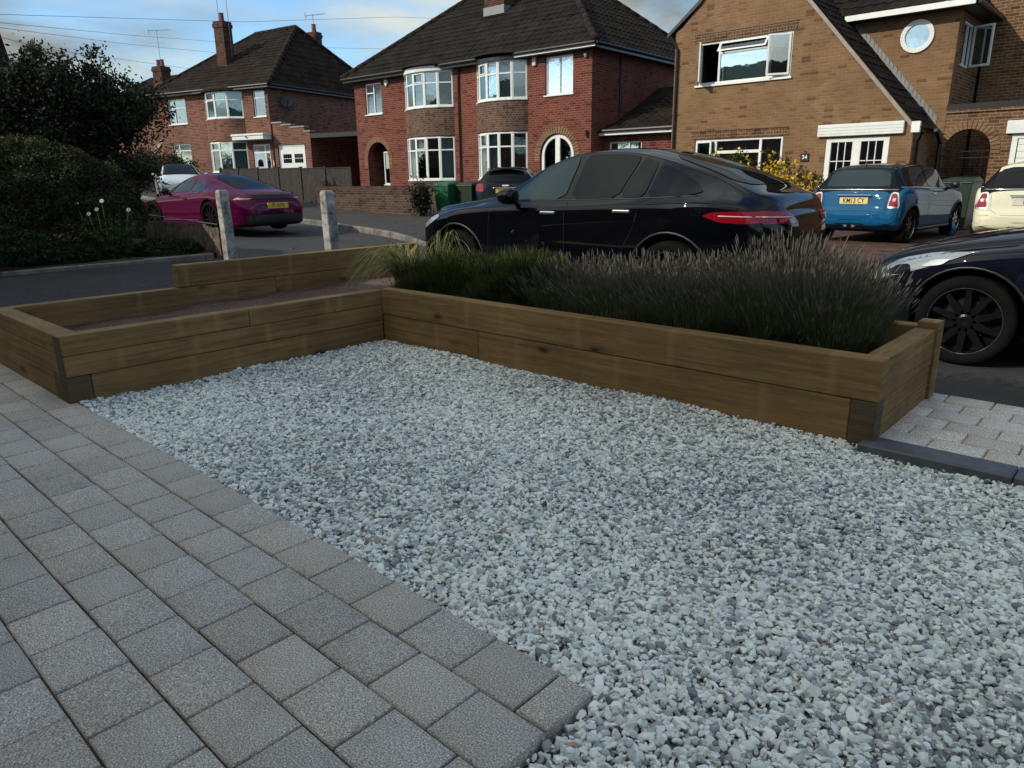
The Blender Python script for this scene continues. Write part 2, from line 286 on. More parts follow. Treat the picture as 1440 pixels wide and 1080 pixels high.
class MB:
    def __init__(s): s.v = []; s.f = []; s.uv = []
    def add(s, vs, fs, uvs=None):
        o = len(s.v); s.v += [tuple(p) for p in vs]
        for i, f in enumerate(fs):
            s.f.append(tuple(o+k for k in f)); s.uv.append(uvs[i] if uvs else None)
        return s
    def box(s, x0, x1, y0, y1, z0, z1):
        if x1 < x0: x0, x1 = x1, x0
        if y1 < y0: y0, y1 = y1, y0
        if z1 < z0: z0, z1 = z1, z0
        return s.add([(x0, y0, z0), (x1, y0, z0), (x1, y1, z0), (x0, y1, z0), (x0, y0, z1), (x1, y0, z1), (x1, y1, z1), (x0, y1, z1)],
                     [(0, 3, 2, 1), (4, 5, 6, 7), (0, 1, 5, 4), (1, 2, 6, 5), (2, 3, 7, 6), (3, 0, 4, 7)])
    def obox(s, a, e, n, s0, s1, d0, d1, z0, z1):   # box in a vertical frame: a origin 2D, e along, n outward
        P = lambda q, d, z: (a[0]+e[0]*q+n[0]*d, a[1]+e[1]*q+n[1]*d, z)
        return s.add([P(s0, d0, z0), P(s1, d0, z0), P(s1, d1, z0), P(s0, d1, z0), P(s0, d0, z1), P(s1, d0, z1), P(s1, d1, z1), P(s0, d1, z1)],
                     [(0, 3, 2, 1), (4, 5, 6, 7), (0, 1, 5, 4), (1, 2, 6, 5), (2, 3, 7, 6), (3, 0, 4, 7)])
    def tube(s, pts, r, seg=8, cap=True):
        pts = [Vector(p) for p in pts]; n = len(pts); rs = r if isinstance(r, (list, tuple)) else [r]*n
        vs = []; fs = []
        for i, p in enumerate(pts):
            d = (pts[min(i+1, n-1)]-pts[max(i-1, 0)]).normalized()
            u = d.orthogonal().normalized() if abs(d.z) > .95 else d.cross(Vector((0, 0, 1))).normalized()
            w = d.cross(u)
            for k in range(seg):
                a = 2*PI*k/seg; vs.append(p+(u*math.cos(a)+w*math.sin(a))*rs[i])
        for i in range(n-1):
            for k in range(seg): fs.append((i*seg+k, i*seg+(k+1) % seg, (i+1)*seg+(k+1) % seg, (i+1)*seg+k))
        if cap: fs.append(tuple(range(seg))); fs.append(tuple((n-1)*seg+k for k in reversed(range(seg))))
        return s.add(vs, fs)
    def prism(s, poly, fn, t):   # polygon (convex or not) extruded: fn(a,b,d)->xyz
        n = len(poly); vs = [fn(a, b_, 0) for a, b_ in poly]+[fn(a, b_, t) for a, b_ in poly]
        fs = [tuple(range(n)), tuple(reversed(range(n, 2*n)))]+[(i, i+n, (i+1) % n+n, (i+1) % n) for i in range(n)]
        return s.add(vs, fs)
    def build(s, name, mat, parent=None, bevel=0, smooth=False, seg=1):
        me = bpy.data.meshes.new(name); me.from_pydata(s.v, [], s.f); me.update()
        bm = bmesh.new(); bm.from_mesh(me); 
        if not any(s.uv): bmesh.ops.recalc_face_normals(bm, faces=bm.faces)
        bm.to_mesh(me); bm.free(); box_uv(me)
        if any(s.uv):
            d = me.uv_layers[0].data
            for p, u in zip(me.polygons, s.uv):
                if u:
                    for li, q in zip(p.loop_indices, u): d[li].uv = q
        me.materials.append(mat)
        if smooth:
            for p in me.polygons: p.use_smooth = True
        o = bpy.data.objects.new(name, me); link(o, parent)
        if bevel:
            b_ = o.modifiers.new('bevel', 'BEVEL'); b_.width = bevel; b_.segments = seg; b_.limit_method = 'ANGLE'
        return o
def npmesh(name, V, F, mat, parent=None, smooth=False, attrs=None):
    me = bpy.data.meshes.new(name); V = np.asarray(V, np.float32); F = np.asarray(F, np.int32); k = F.shape[1]
    me.vertices.add(len(V)); me.vertices.foreach_set('co', V.ravel())
    me.loops.add(F.size); me.loops.foreach_set('vertex_index', F.ravel())
    me.polygons.add(len(F)); me.polygons.foreach_set('loop_start', np.arange(len(F), dtype=np.int32)*k)
    if smooth: me.polygons.foreach_set('use_smooth', np.ones(len(F), bool))
    me.update(calc_edges=True); me.validate()
    me.materials.append(mat)
    o = bpy.data.objects.new(name, me); return link(o, parent)
def strip_mesh(P, W):   # P (n,k,3) centre lines, W (n,k) half widths, random facing -> quads
    n, k, _ = P.shape; a = rng.uniform(0, PI, n); side = np.stack([np.cos(a), np.sin(a), np.zeros(n)], 1)[:, None, :]
    A = P-side*W[..., None]; B = P+side*W[..., None]; V = np.stack([A, B], 2).reshape(-1, 3)
    base = (np.arange(n)*k*2)[:, None]; i = np.arange(k-1)*2
    F = np.stack([base+i, base+i+1, base+i+3, base+i+2], -1).reshape(-1, 4); return V, F
def leaves(C, size, aspect=1.8, flat=0.0):   # rhombus leaves at C (n,3)
    n = len(C); d = rng.normal(size=(n, 3)); d[:, 2] *= (1-flat); d /= np.linalg.norm(d, axis=1)[:, None]
    e = rng.normal(size=(n, 3)); s = np.cross(d, e); s /= np.linalg.norm(s, axis=1)[:, None]
    sz = (size*rng.uniform(.6, 1.4, n))[:, None]
    V = np.stack([C-d*sz*aspect*.5, C+s*sz*.5, C+d*sz*aspect*.5, C-s*sz*.5], 1).reshape(-1, 3)
    F = np.arange(n*4).reshape(-1, 4); return V, F
def S(x):
    t = max(0.0, -6-x); t = min(t, 40); return .012*t+.0005*t*t
def sheet(name, mat, x0, x1, y0, y1, dz, step=.5, ystep=1.0, label=None):
    nx = max(1, int((x1-x0)/step)); vs = []; fs = []
    f0 = y0 if callable(y0) else (lambda x: y0); f1 = y1 if callable(y1) else (lambda x: y1)
    ny = max(1, int((f1(x0)-f0(x0))/ystep)); d = dz if callable(dz) else (lambda x, y: dz)
    for i in range(nx+1):
        x = x0+(x1-x0)*i/nx
        for j in range(ny+1):
            y = f0(x)+(f1(x)-f0(x))*j/ny; vs.append((x, y, S(x)+d(x, y)))
    for i in range(nx):
        for j in range(ny):
            a = i*(ny+1)+j; fs.append((a, a+ny+1, a+ny+2, a+1))
    o = MB().add(vs, fs).build(name, mat, smooth=True)
    return tag(o, kind='structure')
def lerp_pts(pts, x):
    for (a, b_), (c, d) in zip(pts, pts[1:]):
        if x <= c: return b_+(d-b_)*(x-a)/(c-a) if x >= a else b_
    return pts[-1][1]
# ------------------------------------------------------------------ ground
sheet('ground', M['ground'], -320, 240, -60, 320, lambda x, y: -.32, step=20, ystep=40)
KERB = [(-60, 16.5), (-34, 12.8), (-24, 11.6), (-16.5, 10.75), (-13, 10.05), (-11, 9.35), (-10, 9.05), (-8, 8.95), (30, 8.95)]
yk = lambda x: lerp_pts(KERB, x)
sheet('road', M['asphalt'], -60, 30, 4.4, lambda x: yk(x)+.05, lambda x, y: -.10-.075*min(1, max(0, (x+3.2)/1.2)), step=.5, ystep=2)
sheet('near_pavement', M['tarmac'], -5.9, 14, 4.44, 5.6, lambda x, y: -.015-(.07+.065*min(1, max(0, (x+3.2)/1.2)))*(y-4.44), step=.5, ystep=.3)
sheet('neighbour_drive', M['chips'], -11.2, -5.9, 1.216, 5.5, lambda x, y: .0-.05*max(0, y-4.4), step=.5, ystep=1)
sheet('side_drive', M['chips'], -11.2, -8.22, -14, 1.214, lambda x, y: .0, step=.5, ystep=1)
sheet('neighbour_garden', M['soil'], -50, -11.25, -14, 5.42, lambda x, y: .06, step=1, ystep=2)
sheet('far_pavement', M['tarmac'], -60, -9.9, lambda x: yk(x)+.12, 13.4, lambda x, y: -.01, step=.5, ystep=1)
sheet('front_gardens', M['tarmac'], -80, -9.92, 13.4, 45, lambda x, y: -.02, step=1, ystep=4)
sheet('front_drive', M['redpave'], -9.90, 14, 8.9, 30, lambda x, y: -.06 if y < 12 else .0, step=1, ystep=1)
sheet('sand_bed', M['soil'], -9, -.87, -1.6, 1.2, lambda x, y: -.011, step=2, ystep=1)
mbk = MB()
x = -46.0
while x < -10.2:
    x2 = x+.9; y1, y2 = yk(x), yk(x2); drop = .09*min(1, max(0, (x+12.2)/2.0))
    za, zb = S(x)+.025-drop, S(x2)+.025-.09*min(1, max(0, (x2+12.2)/2.0))
    mbk.add([(x+.006, y1, S(x)-.2), (x2, y2, S(x2)-.2), (x2, y2+.13, S(x2)-.2), (x+.006, y1+.13, S(x)-.2), (x+.006, y1, za), (x2, y2, zb), (x2, y2+.13, zb), (x+.006, y1+.13, za)],
            [(0, 3, 2, 1), (4, 5, 6, 7), (0, 1, 5, 4), (1, 2, 6, 5), (2, 3, 7, 6), (3, 0, 4, 7)]); x = x2
tag(mbk.build('far_kerb', M['kerb'], bevel=.015), kind='structure')

# ---------------------------------------------------------------- block paving (each block its own bevelled solid, one surface)
mpv, t, b = newmat('granite_block'); b.inputs['Roughness'].default_value = .8; b.inputs['Specular IOR Level'].default_value = .3
co = t.nodes.new('ShaderNodeTexCoord'); at = t.nodes.new('ShaderNodeAttribute'); at.attribute_name = 'tone'
nf = noise(t, co.outputs['Object'], 230, 3, .85); rf = ramp(t, nf.outputs['Fac'], [(.36, (.085, .079, .075)), (.46, (.30, .279, .257)), (.55, (.40, .374, .345)), (.64, (.82, .78, .73))])
nb = noise(t, co.outputs['Object'], 3.3, 8, .75); rb = ramp(t, nb.outputs['Fac'], [(.3, (.76, .73, .69)), (.44, (.96, .95, .93)), (.7, (1.1, 1.09, 1.07))])
c1 = mixc(t, 1.0, rf.outputs[0], at.outputs['Color'], 'MULTIPLY'); c1 = mixc(t, 1.0, c1, rb.outputs[0], 'MULTIPLY'); t.links.new(c1, b.inputs['Base Color']); bump(t, b, nf.outputs['Fac'], .5, .003)
M['block'] = mpv
def paving(name, rows, y_top, pitch, length, phase, x_lo, x_hi, ztop, skip=None, bright=1.0, dirn=-1):
    V = []; F = []; T = []
    for r in range(rows):
        ya = y_top-pitch*r; yb = ya-pitch; ph = phase[r % 2]; k = math.floor((x_lo-ph)/length)
        while ph+k*length < x_hi:
            xa = max(ph+k*length, x_lo); xb = min(ph+(k+1)*length, x_hi); k += 1
            if xb-xa < .02 or (skip and skip((xa+xb)/2, (ya+yb)/2)): continue
            g = .0030+random.uniform(0, .0014); j = [random.uniform(-.0012, .0012) for _ in range(4)]; z = ztop+random.uniform(-.0012, .0012)+S((xa+xb)/2)
            X0, X1, Y0, Y1 = xa+g+j[0], xb-g+j[1], yb+g+j[2], ya-g+j[3]; c = .0045; o = len(V)
            for (q, zc) in ((0, z-.05), (0, z-.004), (c, z)):
                V += [(X0+q, Y0+q, zc), (X1-q, Y0+q, zc), (X1-q, Y1-q, zc), (X0+q, Y1-q, zc)]
            for lv in (0, 4):
                for i in range(4): F.append((o+lv+i, o+lv+(i+1) % 4, o+lv+4+(i+1) % 4, o+lv+4+i))
            F.append((o+8, o+9, o+10, o+11))
            tn = bright*random.uniform(.92, 1.14); w_ = random.uniform(-.025, .035)
            T += [(tn*(1+w_), tn, tn*(1-w_), 1)]*9
    o = npmesh(name, V, F, M['block']); me = o.data
    ca = me.color_attributes.new('tone', 'FLOAT_COLOR', 'CORNER')
    ca.data.foreach_set('color', np.repeat(np.array(T, np.float32), 4, 0).ravel()); return tag(o, kind='structure')
paving('block_paving', 16, 1.213, .1772, .2193, (-.965, -1.077), -8.2, -.86, 0.0, skip=lambda x, y: (-5.98 < x < -4.5 and y > 1.3))
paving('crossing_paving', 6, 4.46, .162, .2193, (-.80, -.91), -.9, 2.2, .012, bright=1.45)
# slate edging kerb of the crossing
mk = MB()
for i in range(7): mk.box(-.93+i*.6, -.93+i*.6+.596, 3.33, 3.485, -.06, .018)
tag(mk.build('slate_edging', M['slate'], bevel=.006), kind='structure')
sheet('gravel_base', M['gravel_bed'], -4.6, 2.2, -1.2, 3.5, lambda x, y: -.046 if not (x < -.8 and y < 1.3) else -.07, step=.6, ystep=.6)

# ---------------------------------------------------------------- gravel (stuff, geometry nodes)
col = bpy.data.collections.new('pebble_shapes')
mg, t, b = newmat('pebble_stone'); b.inputs['Roughness'].default_value = .62; b.inputs['Specular IOR Level'].default_value = .35
at = t.nodes.new('ShaderNodeAttribute'); at.attribute_type = 'INSTANCER'; at.attribute_name = 'tone'
rt = ramp(t, at.outputs['Fac'], [(.0, (.20, .215, .23)), (.17, (.36, .38, .395)), (.38, (.60, .61, .585)), (.70, (.80, .81, .765)), (.955, (.90, .89, .83)), (.97, (.36, .27, .20))])
rt.color_ramp.elements[-1].color = (.36, .28, .21, 1)
co = t.nodes.new('ShaderNodeTexCoord'); np_ = noise(t, co.outputs['Object'], 60, 5, .7); rp = ramp(t, np_.outputs['Fac'], [(.35, (.78, .8, .83)), (.68, (1.12, 1.12, 1.1))])
cg = mixc(t, 1.0, rt.outputs[0], rp.outputs[0], 'MULTIPLY'); t.links.new(cg, b.inputs['Base Color'])
for k in range(12):
    bm = bmesh.new(); bmesh.ops.create_icosphere(bm, subdivisions=2, radius=.5)
    cuts = [Vector(rng.normal(size=3)).normalized() for _ in range(9)]; ds = [random.uniform(.22, .38) for _ in cuts]
    for v in bm.verts:
        for c, d in zip(cuts, ds):
            e = v.co.dot(c)-d
            if e > 0: v.co -= c*e*.96
        v.co *= 1+.06*math.sin(v.co.x*9+k)*math.cos(v.co.y*8)
    me = bpy.data.meshes.new('pebble'); bm.to_mesh(me); bm.free(); me.materials.append(mg)
    col.objects.link(bpy.data.objects.new('pebble', me))
pts = []; sc = []
def gz(X, Y):
    z = -.030+.008*np.sin(X*3.1+1)*np.sin(Y*4.2)+.006*np.sin(X*7.3)*np.cos(Y*6.1+2)
    e = np.minimum(3.4-Y, np.where(X < -4.0, X+4.5, 9)); z += .022*np.exp(-np.maximum(e, 0)/.12); return z
for layer, (dz, dens) in enumerate(((-.013, 4200), (-.005, 5200), (.001, 3600))):
    n = int(dens*(6.3*4.1)); X = rng.uniform(-4.52, 1.75, n); Y = rng.uniform(-.7, 3.41, n)
    near = (X*X+Y*Y) 
    keep = ~((X < -.85) & (Y < 1.225)) & ~((X > -.92) & (Y > 3.34)) 
    # never seen from anywhere near the camera: right behind it
    keep &= ~((Y < -.2) & (X < -.2))
    X, Y = X[keep], Y[keep]; Z = gz(X, Y)+dz+rng.uniform(-.004, .004, len(X))
    pts.append(np.stack([X, Y, Z], 1)); s_ = np.clip(rng.lognormal(math.log(.0185), .32, len(X)), .011, .040)
    sc.append(s_)
P = np.concatenate(pts); s_ = np.concatenate(sc); n = len(P)
# stray pebbles on the block edge
me = bpy.data.meshes.new('gravel'); me.vertices.add(n); me.vertices.foreach_set('co', P.astype(np.float32).ravel()); me.update()
a = me.attributes.new('rot', 'FLOAT_VECTOR', 'POINT'); a.data.foreach_set('vector', np.stack([rng.normal(0, .38, n), rng.normal(0, .38, n), rng.uniform(0, 6.28, n)], 1).astype(np.float32).ravel())
a = me.attributes.new('scl', 'FLOAT_VECTOR', 'POINT'); a.data.foreach_set('vector', (s_[:, None]*np.stack([rng.uniform(.95, 1.5, n), rng.uniform(.75, 1.1, n), rng.uniform(.5, .85, n)], 1)).astype(np.float32).ravel())
tone = np.clip(rng.normal(.47, .28, n)+.13*np.sin(P[:, 0]*2.3+1)*np.sin(P[:, 1]*3.1), .0, .95); tone[rng.random(n) < .008] = 1.0
a = me.attributes.new('tone', 'FLOAT', 'POINT'); a.data.foreach_set('value', tone.astype(np.float32))
gr = bpy.data.objects.new('gravel', me); link(gr); tag(gr, kind='stuff', label='loose pale grey and white stone chippings covering the bay inside the sleepers', cat='gravel')
ng = bpy.data.node_groups.new('scatter', 'GeometryNodeTree')
ng.interface.new_socket('Geometry', in_out='INPUT', socket_type='NodeSocketGeometry'); ng.interface.new_socket('Geometry', in_out='OUTPUT', socket_type='NodeSocketGeometry')
gi = ng.nodes.new('NodeGroupInput'); go = ng.nodes.new('NodeGroupOutput'); ip = ng.nodes.new('GeometryNodeInstanceOnPoints')
ci = ng.nodes.new('GeometryNodeCollectionInfo'); ci.inputs['Collection'].default_value = col; ci.inputs['Separate Children'].default_value = True; ci.inputs['Reset Children'].default_value = True
ra = ng.nodes.new('GeometryNodeInputNamedAttribute'); ra.data_type = 'FLOAT_VECTOR'; ra.inputs['Name'].default_value = 'rot'
sa = ng.nodes.new('GeometryNodeInputNamedAttribute'); sa.data_type = 'FLOAT_VECTOR'; sa.inputs['Name'].default_value = 'scl'
ng.links.new(gi.outputs[0], ip.inputs['Points']); ng.links.new(ci.outputs[0], ip.inputs['Instance']); ip.inputs['Pick Instance'].default_value = True
ng.links.new(ra.outputs['Attribute'], ip.inputs['Rotation']); ng.links.new(sa.outputs['Attribute'], ip.inputs['Scale']); ng.links.new(ip.outputs[0], go.inputs[0])
gm = gr.modifiers.new('scatter', 'NODES'); gm.node_group = ng

# ---------------------------------------------------------------- raised beds
def sleeper(par, x0, x1, y0, y1, z0, z1, mat='sleeper', name='sleeper'):
    ox, oy, oz = random.uniform(0, 40), random.uniform(0, 40), random.uniform(0, 40)
    mb = MB().box(x0, x1, y0, y1, z0, z1); o = mb.build(name, M[mat], par, bevel=.007, seg=2)
    uv = o.data.uv_layers[0].data; along_y = (y1-y0) > (x1-x0)
    for p in o.data.polygons:
        for li in p.loop_indices:
            v = o.data.vertices[o.data.loops[li].vertex_index].co; n_ = p.normal
            u = v.y if along_y else v.x
            w = (v.x if along_y else v.y) if abs(n_.z) > .5 else v.z
            if (abs(n_.y) > .5) == along_y and abs(n_.z) < .5: u, w = (v.x+v.y)*.3, v.z*1.0
            uv[li].uv = (u+ox, w+oy)
    return o
LB = thing('raised_bed', 'low empty raised bed of treated timber sleepers with reddish soil left of the gravel', 'raised bed', (-5.25, 2.8, 0))
def P0(f, root, *a, **k):
    o = f(None, *a, **k); o.parent = root; o.matrix_parent_inverse = Matrix.Translation(-Vector(root.location)); return o
z0 = -.06
for a in ((-4.6, -4.5, 1.30, 3.40, z0, .15), (-4.6, -4.497, 1.172, 3.40, .152, .272), (-4.6, -4.5, 1.17, 2.3, .274, .39), (-4.6, -4.5, 2.302, 3.40, .274, .39),
          (-5.98, -4.60, 1.172, 1.29, z0, .15), (-5.98, -4.602, 1.17, 1.29, .152, .272), (-5.98, -4.602, 1.172, 1.29, .274, .389),
          (-6.0, -5.9, 1.292, 3.3, z0, .2), (-6.0, -5.9, 1.292, 3.3, .202, .388), (-6.0, -5.9, 3.302, 5.0, z0, .2), (-6.0, -5.9, 3.302, 5.0, .202, .388),
          (-6.0, -5.9, 2.45, 4.98, .39, .57), (-5.9, -4.6, 4.85, 4.95, z0, .388)): P0(sleeper, LB, *a)
P0(sleeper, LB, -4.72, -4.503, 1.168, 1.298, z0, .149, 'sleeper_end'); P0(sleeper, LB, -4.602, -4.499, 1.166, 1.1715, .155, .386, 'sleeper_end')
sheet('bed_soil', M['redsoil'], -5.9, -4.6, 1.29, 4.85, lambda x, y: .20+.05*math.exp(-((y-2.9)/.7)**2)+.08*min(1, max(0, y-3.2))+.015*math.sin(x*11)*math.sin(y*9), step=.12, ystep=.12)
o = scene.objects['bed_soil']
RB = thing('raised_bed', 'long raised bed of treated timber sleepers planted with lavender behind the gravel', 'raised bed', (-2.7, 3.9, 0))
for a in ((-4.5, -3.45, 3.40, 3.50, z0, .2), (-3.448, -1.0, 3.40, 3.50, z0, .2), (-4.5, -.88, 3.397, 3.50, .202, .399),
          (-.985, -.885, 3.50, 3.95, z0, .10), (-.985, -.885, 3.952, 4.30, z0, .10), (-.985, -.884, 3.50, 3.72, .102, .2), (-.985, -.885, 3.722, 4.30, .102, .2), (-.985, -.882, 3.502, 4.30, .202, .398),
          (-4.6, -.985, 4.40, 4.50, z0, .2), (-4.6, -.985, 4.40, 4.50, .202, .39)): P0(sleeper, RB, *a)
P0(sleeper, RB, -.998, -.884, 3.396, 3.499, z0, .2, 'sleeper_end'); P0(sleeper, RB, -.975, -.868, 4.302, 4.41, z0, .435, name='post')
sheet('planting_soil', M['soil'], -4.6, -.985, 3.5, 4.4, lambda x, y: .30, step=.4, ystep=.3)

# ---------------------------------------------------------------- plants in the bed
def tuft(n, cx, cy, z, rx, ry, h, lean=.4, w=.0018, k=5, hv=.25, curl=0.0, spread=.55):
    a = rng.uniform(0, 2*PI, n); rr = np.sqrt(rng.uniform(0, 1, n)); bx = cx+rx*rr*np.cos(a)*spread; by = cy+ry*rr*np.sin(a)*spread
    hh = h*(1-.35*rr**2)*rng.uniform(1-hv, 1+hv*.6, n)
    ox, oy = rx*rr*np.cos(a)*lean*1.3+rng.normal(0, .03, n), ry*rr*np.sin(a)*lean*1.3+rng.normal(0, .03, n)
    t_ = np.linspace(0, 1, k)[None, :]
    X = bx[:, None]+ox[:, None]*t_**1.4; Y = by[:, None]+oy[:, None]*t_**1.4; Z = z+hh[:, None]*(t_-curl*t_**3)
    X = X+curl*ox[:, None]*t_**2*1.5; Y = Y+curl*oy[:, None]*t_**2*1.5
    Pp = np.stack([X, Y, Z], -1); W = np.full((n, k), w)*(1-.6*t_); return Pp, W
def plant_parts(root, parts):
    for nm, (V, F), mat in parts: npmesh(nm, V-np.array(root.location), F, M[mat], root)
def lavender(cx, cy, rx, ry, h, n, label):
    root = thing('lavender_plant', label, 'lavender', (cx, cy, .3), group='lavender plants in the long bed')
    Pp, W = tuft(n, cx, cy, .29, rx, ry, h*.84, .26, .0014, hv=.34, spread=.78)
    V, F = strip_mesh(Pp, W)
    # leafy lower growth
    m_ = n*3; idx = rng.integers(0, n, m_); tt = rng.uniform(.05, .72, m_); kk = (tt*4).astype(int); C = Pp[idx, kk]+(Pp[idx, np.minimum(kk+1, 4)]-Pp[idx, kk])*((tt*4)-kk)[:, None]
    C = C+rng.normal(0, .012, C.shape); V2 = []; d = rng.normal(size=(m_, 3))*.5; d[:, 2] = abs(d[:, 2])+.9; d /= np.linalg.norm(d, axis=1)[:, None]
    L2 = rng.uniform(.018, .042, m_)[:, None]; Q = np.stack([C, C+d*L2*.5, C+d*L2], 1); VV, FF = strip_mesh(Q, np.tile([[.0018, .0022, .0006]], (m_, 1)))
    # flower spikes
    nf_ = int(n*.36); Pf, Wf_ = tuft(nf_, cx, cy, .29, rx*1.05, ry*1.05, h*1.16, .30, .0013, hv=.30, spread=.78); Vs, Fs = strip_mesh(Pf, Wf_)
    T = Pf[:, -1]; dT = Pf[:, -1]-Pf[:, -2]; dT /= np.linalg.norm(dT, axis=1)[:, None]; Ls = rng.uniform(.03, .065, len(T))[:, None]
    Q = np.stack([T-dT*Ls*.3, T, T+dT*Ls*.4, T+dT*Ls*.7], 1); Wf = np.tile([[.0014, .0036, .0032, .001]], (len(T), 1))
    V3, F3 = strip_mesh(Q, Wf); V4, F4 = strip_mesh(Q, Wf)
    plant_parts(root, [('foliage', (np.concatenate([V, VV, Vs]), np.concatenate([F, FF+len(V), Fs+len(V)+len(VV)])), 'lav_stem'), ('flower_spikes', (np.concatenate([V3, V4]), np.concatenate([F3, F4+len(V3)])), 'lav_flower')])
lavender(-2.95, 3.98, .42, .44, .31, 2400, 'leftmost lavender plant, merging with the bright green shrub beside the tail of it')
lavender(-2.50, 3.93, .46, .46, .33, 2900, 'second lavender plant from the green shrub, below the rear wheel of the black coupe')
lavender(-2.02, 3.95, .44, .46, .355, 3100, 'third lavender plant from the green shrub, below the red tail lamp of the black coupe')
lavender(-1.58, 3.98, .40, .46, .45, 3300, 'tallest lavender plant, in front of the rear bumper of the black coupe')
lavender(-1.29, 3.98, .26, .44, .38, 2400, 'last lavender plant, leaning over the end post beside the dark blue car')
def shrub_blades(cx, cy, rx, ry, h, n, label, mat, name='green_shrub', cat='shrub'):
    root = thing(name, label, cat, (cx, cy, .3))
    a = rng.uniform(0, 2*PI, n); q = rng.uniform(0, 1, n); ph = np.arccos(1-q*.98); rad = rng.uniform(.55, 1.02, n)**.7
    lump = 1+.10*np.sin(a*5+q*7)+.07*np.sin(a*11+q*13)
    D = np.stack([np.sin(ph)*np.cos(a), np.sin(ph)*np.sin(a), np.cos(ph)], 1); C = np.array([cx, cy, .28])+D*np.array([rx, ry, h])*(rad*lump)[:, None]
    d = D+rng.normal(0, .35, (n, 3)); d[:, 2] = np.abs(d[:, 2])+.7; d /= np.linalg.norm(d, axis=1)[:, None]; L_ = rng.uniform(.05, .11, n)[:, None]
    Q = np.stack([C-d*L_*.5, C, C+d*L_*.5], 1); V, F = strip_mesh(Q, np.tile([[.002, .0036, .0008]], (n, 1)))
    plant_parts(root, [('foliage', (V, F), mat)])
shrub_blades(-4.25, 3.98, .58, .47, .34, 16000, 'bright green fine leaved shrub at the left end of the lavender bed', 'green_blade')
shrub_blades(-3.50, 3.98, .56, .45, .385, 16000, 'olive green mounded shrub between the bright green shrub and the lavender', 'green_blade')
# arching grass
def arch_grass(cx, cy, z, n, reach, h, label, name='grass_tuft', sx=(-1, 1), up=.2):
    root = thing(name, label, 'ornamental grass', (cx, cy, z)); a = rng.uniform(sx[0], sx[1], n)*PI
    rc = reach*rng.uniform(.45, 1.1, n); hh = h*rng.uniform(.6, 1.15, n); t_ = np.linspace(0, 1, 9)[None, :]
    X = cx+rng.normal(0, .03, n)[:, None]+np.cos(a)[:, None]*rc[:, None]*t_**1.3; Y = cy+rng.normal(0, .03, n)[:, None]+np.sin(a)[:, None]*rc[:, None]*t_**1.3
    Z = z+hh[:, None]*(np.sin(t_*PI*(.5+.38*(rc/reach)[:, None])))
    V, F = strip_mesh(np.stack([X, Y, Z], -1), np.full((n, 9), .0056)*(1-.8*t_**2)); plant_parts(root, [('blades', (V, F), 'dry_grass')])
arch_grass(-4.72, 3.85, .28, 210, .52, .36, 'pale arching grass drooping over the bed corner left of the green shrub', sx=(.55, 1.55))
arch_grass(-4.85, 4.35, .30, 42, .22, .42, 'tall upright pale grass standing in front of the front wheel of the black coupe')
root = thing('red_stem_plant', 'thin red stemmed plant with tiny red seed heads beside the arching grass', 'plant', (-5.1, 4.3, .3))
Pp, W = tuft(40, -5.15, 4.35, .28, .8, .5, .46, 1.0, .0016, hv=.4); V, F = strip_mesh(Pp, W); C = Pp[:, -1]; V2, F2 = leaves(np.repeat(C, 3, 0)+rng.normal(0, .012, (len(C)*3, 3)), .012, 1.2)
plant_parts(root, [('stems', (np.concatenate([V, V2]), np.concatenate([F, F2+len(V)])), 'stem_red')])

# ---------------------------------------------------------------- neighbour's front: edging, bush, posts, boards, flowers
mk = MB(); y = -3.0
while y < 5.2: mk.box(-11.27, -11.17, y+.004, min(5.25, y+.9), .0, .135+random.uniform(-.008, .008)); y += .9
tag(mk.build('garden_edging', M['kerb'], bevel=.012), kind='structure')
def dome_bush(cx, cy, z, rx, ry, h, n, size, mat, label, cat='bush', name='dome_bush', inner=True):
    root = thing(name, label, cat, (cx, cy, z)); a = rng.uniform(0, 2*PI, n); q = rng.uniform(0, 1, n); ph = np.arccos(1-q*1.25)
    D = np.stack([np.sin(ph)*np.cos(a), np.sin(ph)*np.sin(a), np.cos(ph)], 1)
    lump = 1+.022*np.sin(a*6+np.sin(ph*7)*2)+.02*np.sin(a*13+ph*11)+.02*np.sin(ph*19+a*3)
    rad = (1-.09*rng.uniform(0, 1, n)**1.6)*lump; C = np.array([cx, cy, z+h*.28])+D*np.array([rx, ry, h*.72])*rad[:, None]
    C = C[C[:, 2] > z]; V, F = leaves(C, size, 2.4)
    o = npmesh('foliage', V-np.array([cx, cy, z]), F, M[mat], root)
    if inner:
        mb = MB()
        for k in range(9):
            b_ = 2*PI*k/9; mb.tube([(0, 0, 0), (rx*.35*math.cos(b_), ry*.35*math.sin(b_), h*.4), (rx*.75*math.cos(b_), ry*.75*math.sin(b_), h*.62)], [.04, .025, .01], 5)
        mb.build('stems', M['bark'], root)
    return root
dome_bush(-13.55, 3.35, S(-13.5)+.05, 1.72, 1.75, 1.74, 95000, .023, 'leaf_bush', 'large rounded dark clipped bush filling the left side above the timber bed')
dome_bush(-12.05, 2.25, S(-12.4)+.03, .85, 1.15, .62, 15000, .028, 'leaf_low', 'low dark green shrub at the foot of the round bush beside the edging', name='low_shrub', cat='shrub', inner=False)
dome_bush(-12.3, .75, S(-12.4)+.03, .95, 1.0, .85, 14000, .03, 'leaf_low', 'taller loose shrub at the left edge of the picture beside the round bush', name='low_shrub', cat='shrub', inner=False)
dome_bush(-11.72, 4.75, S(-11.7)+.03, .35, .55, .26, 3500, .024, 'leaf_low', 'low weeds growing at the foot of the old board fence', name='weeds', cat='weeds', inner=False)
dome_bush(-11.75, 3.25, S(-11.7)+.03, .38, .6, .30, 4000, .026, 'leaf_low', 'low ground cover spilling under the round bush left of the daisies', name='weeds', cat='weeds', inner=False)
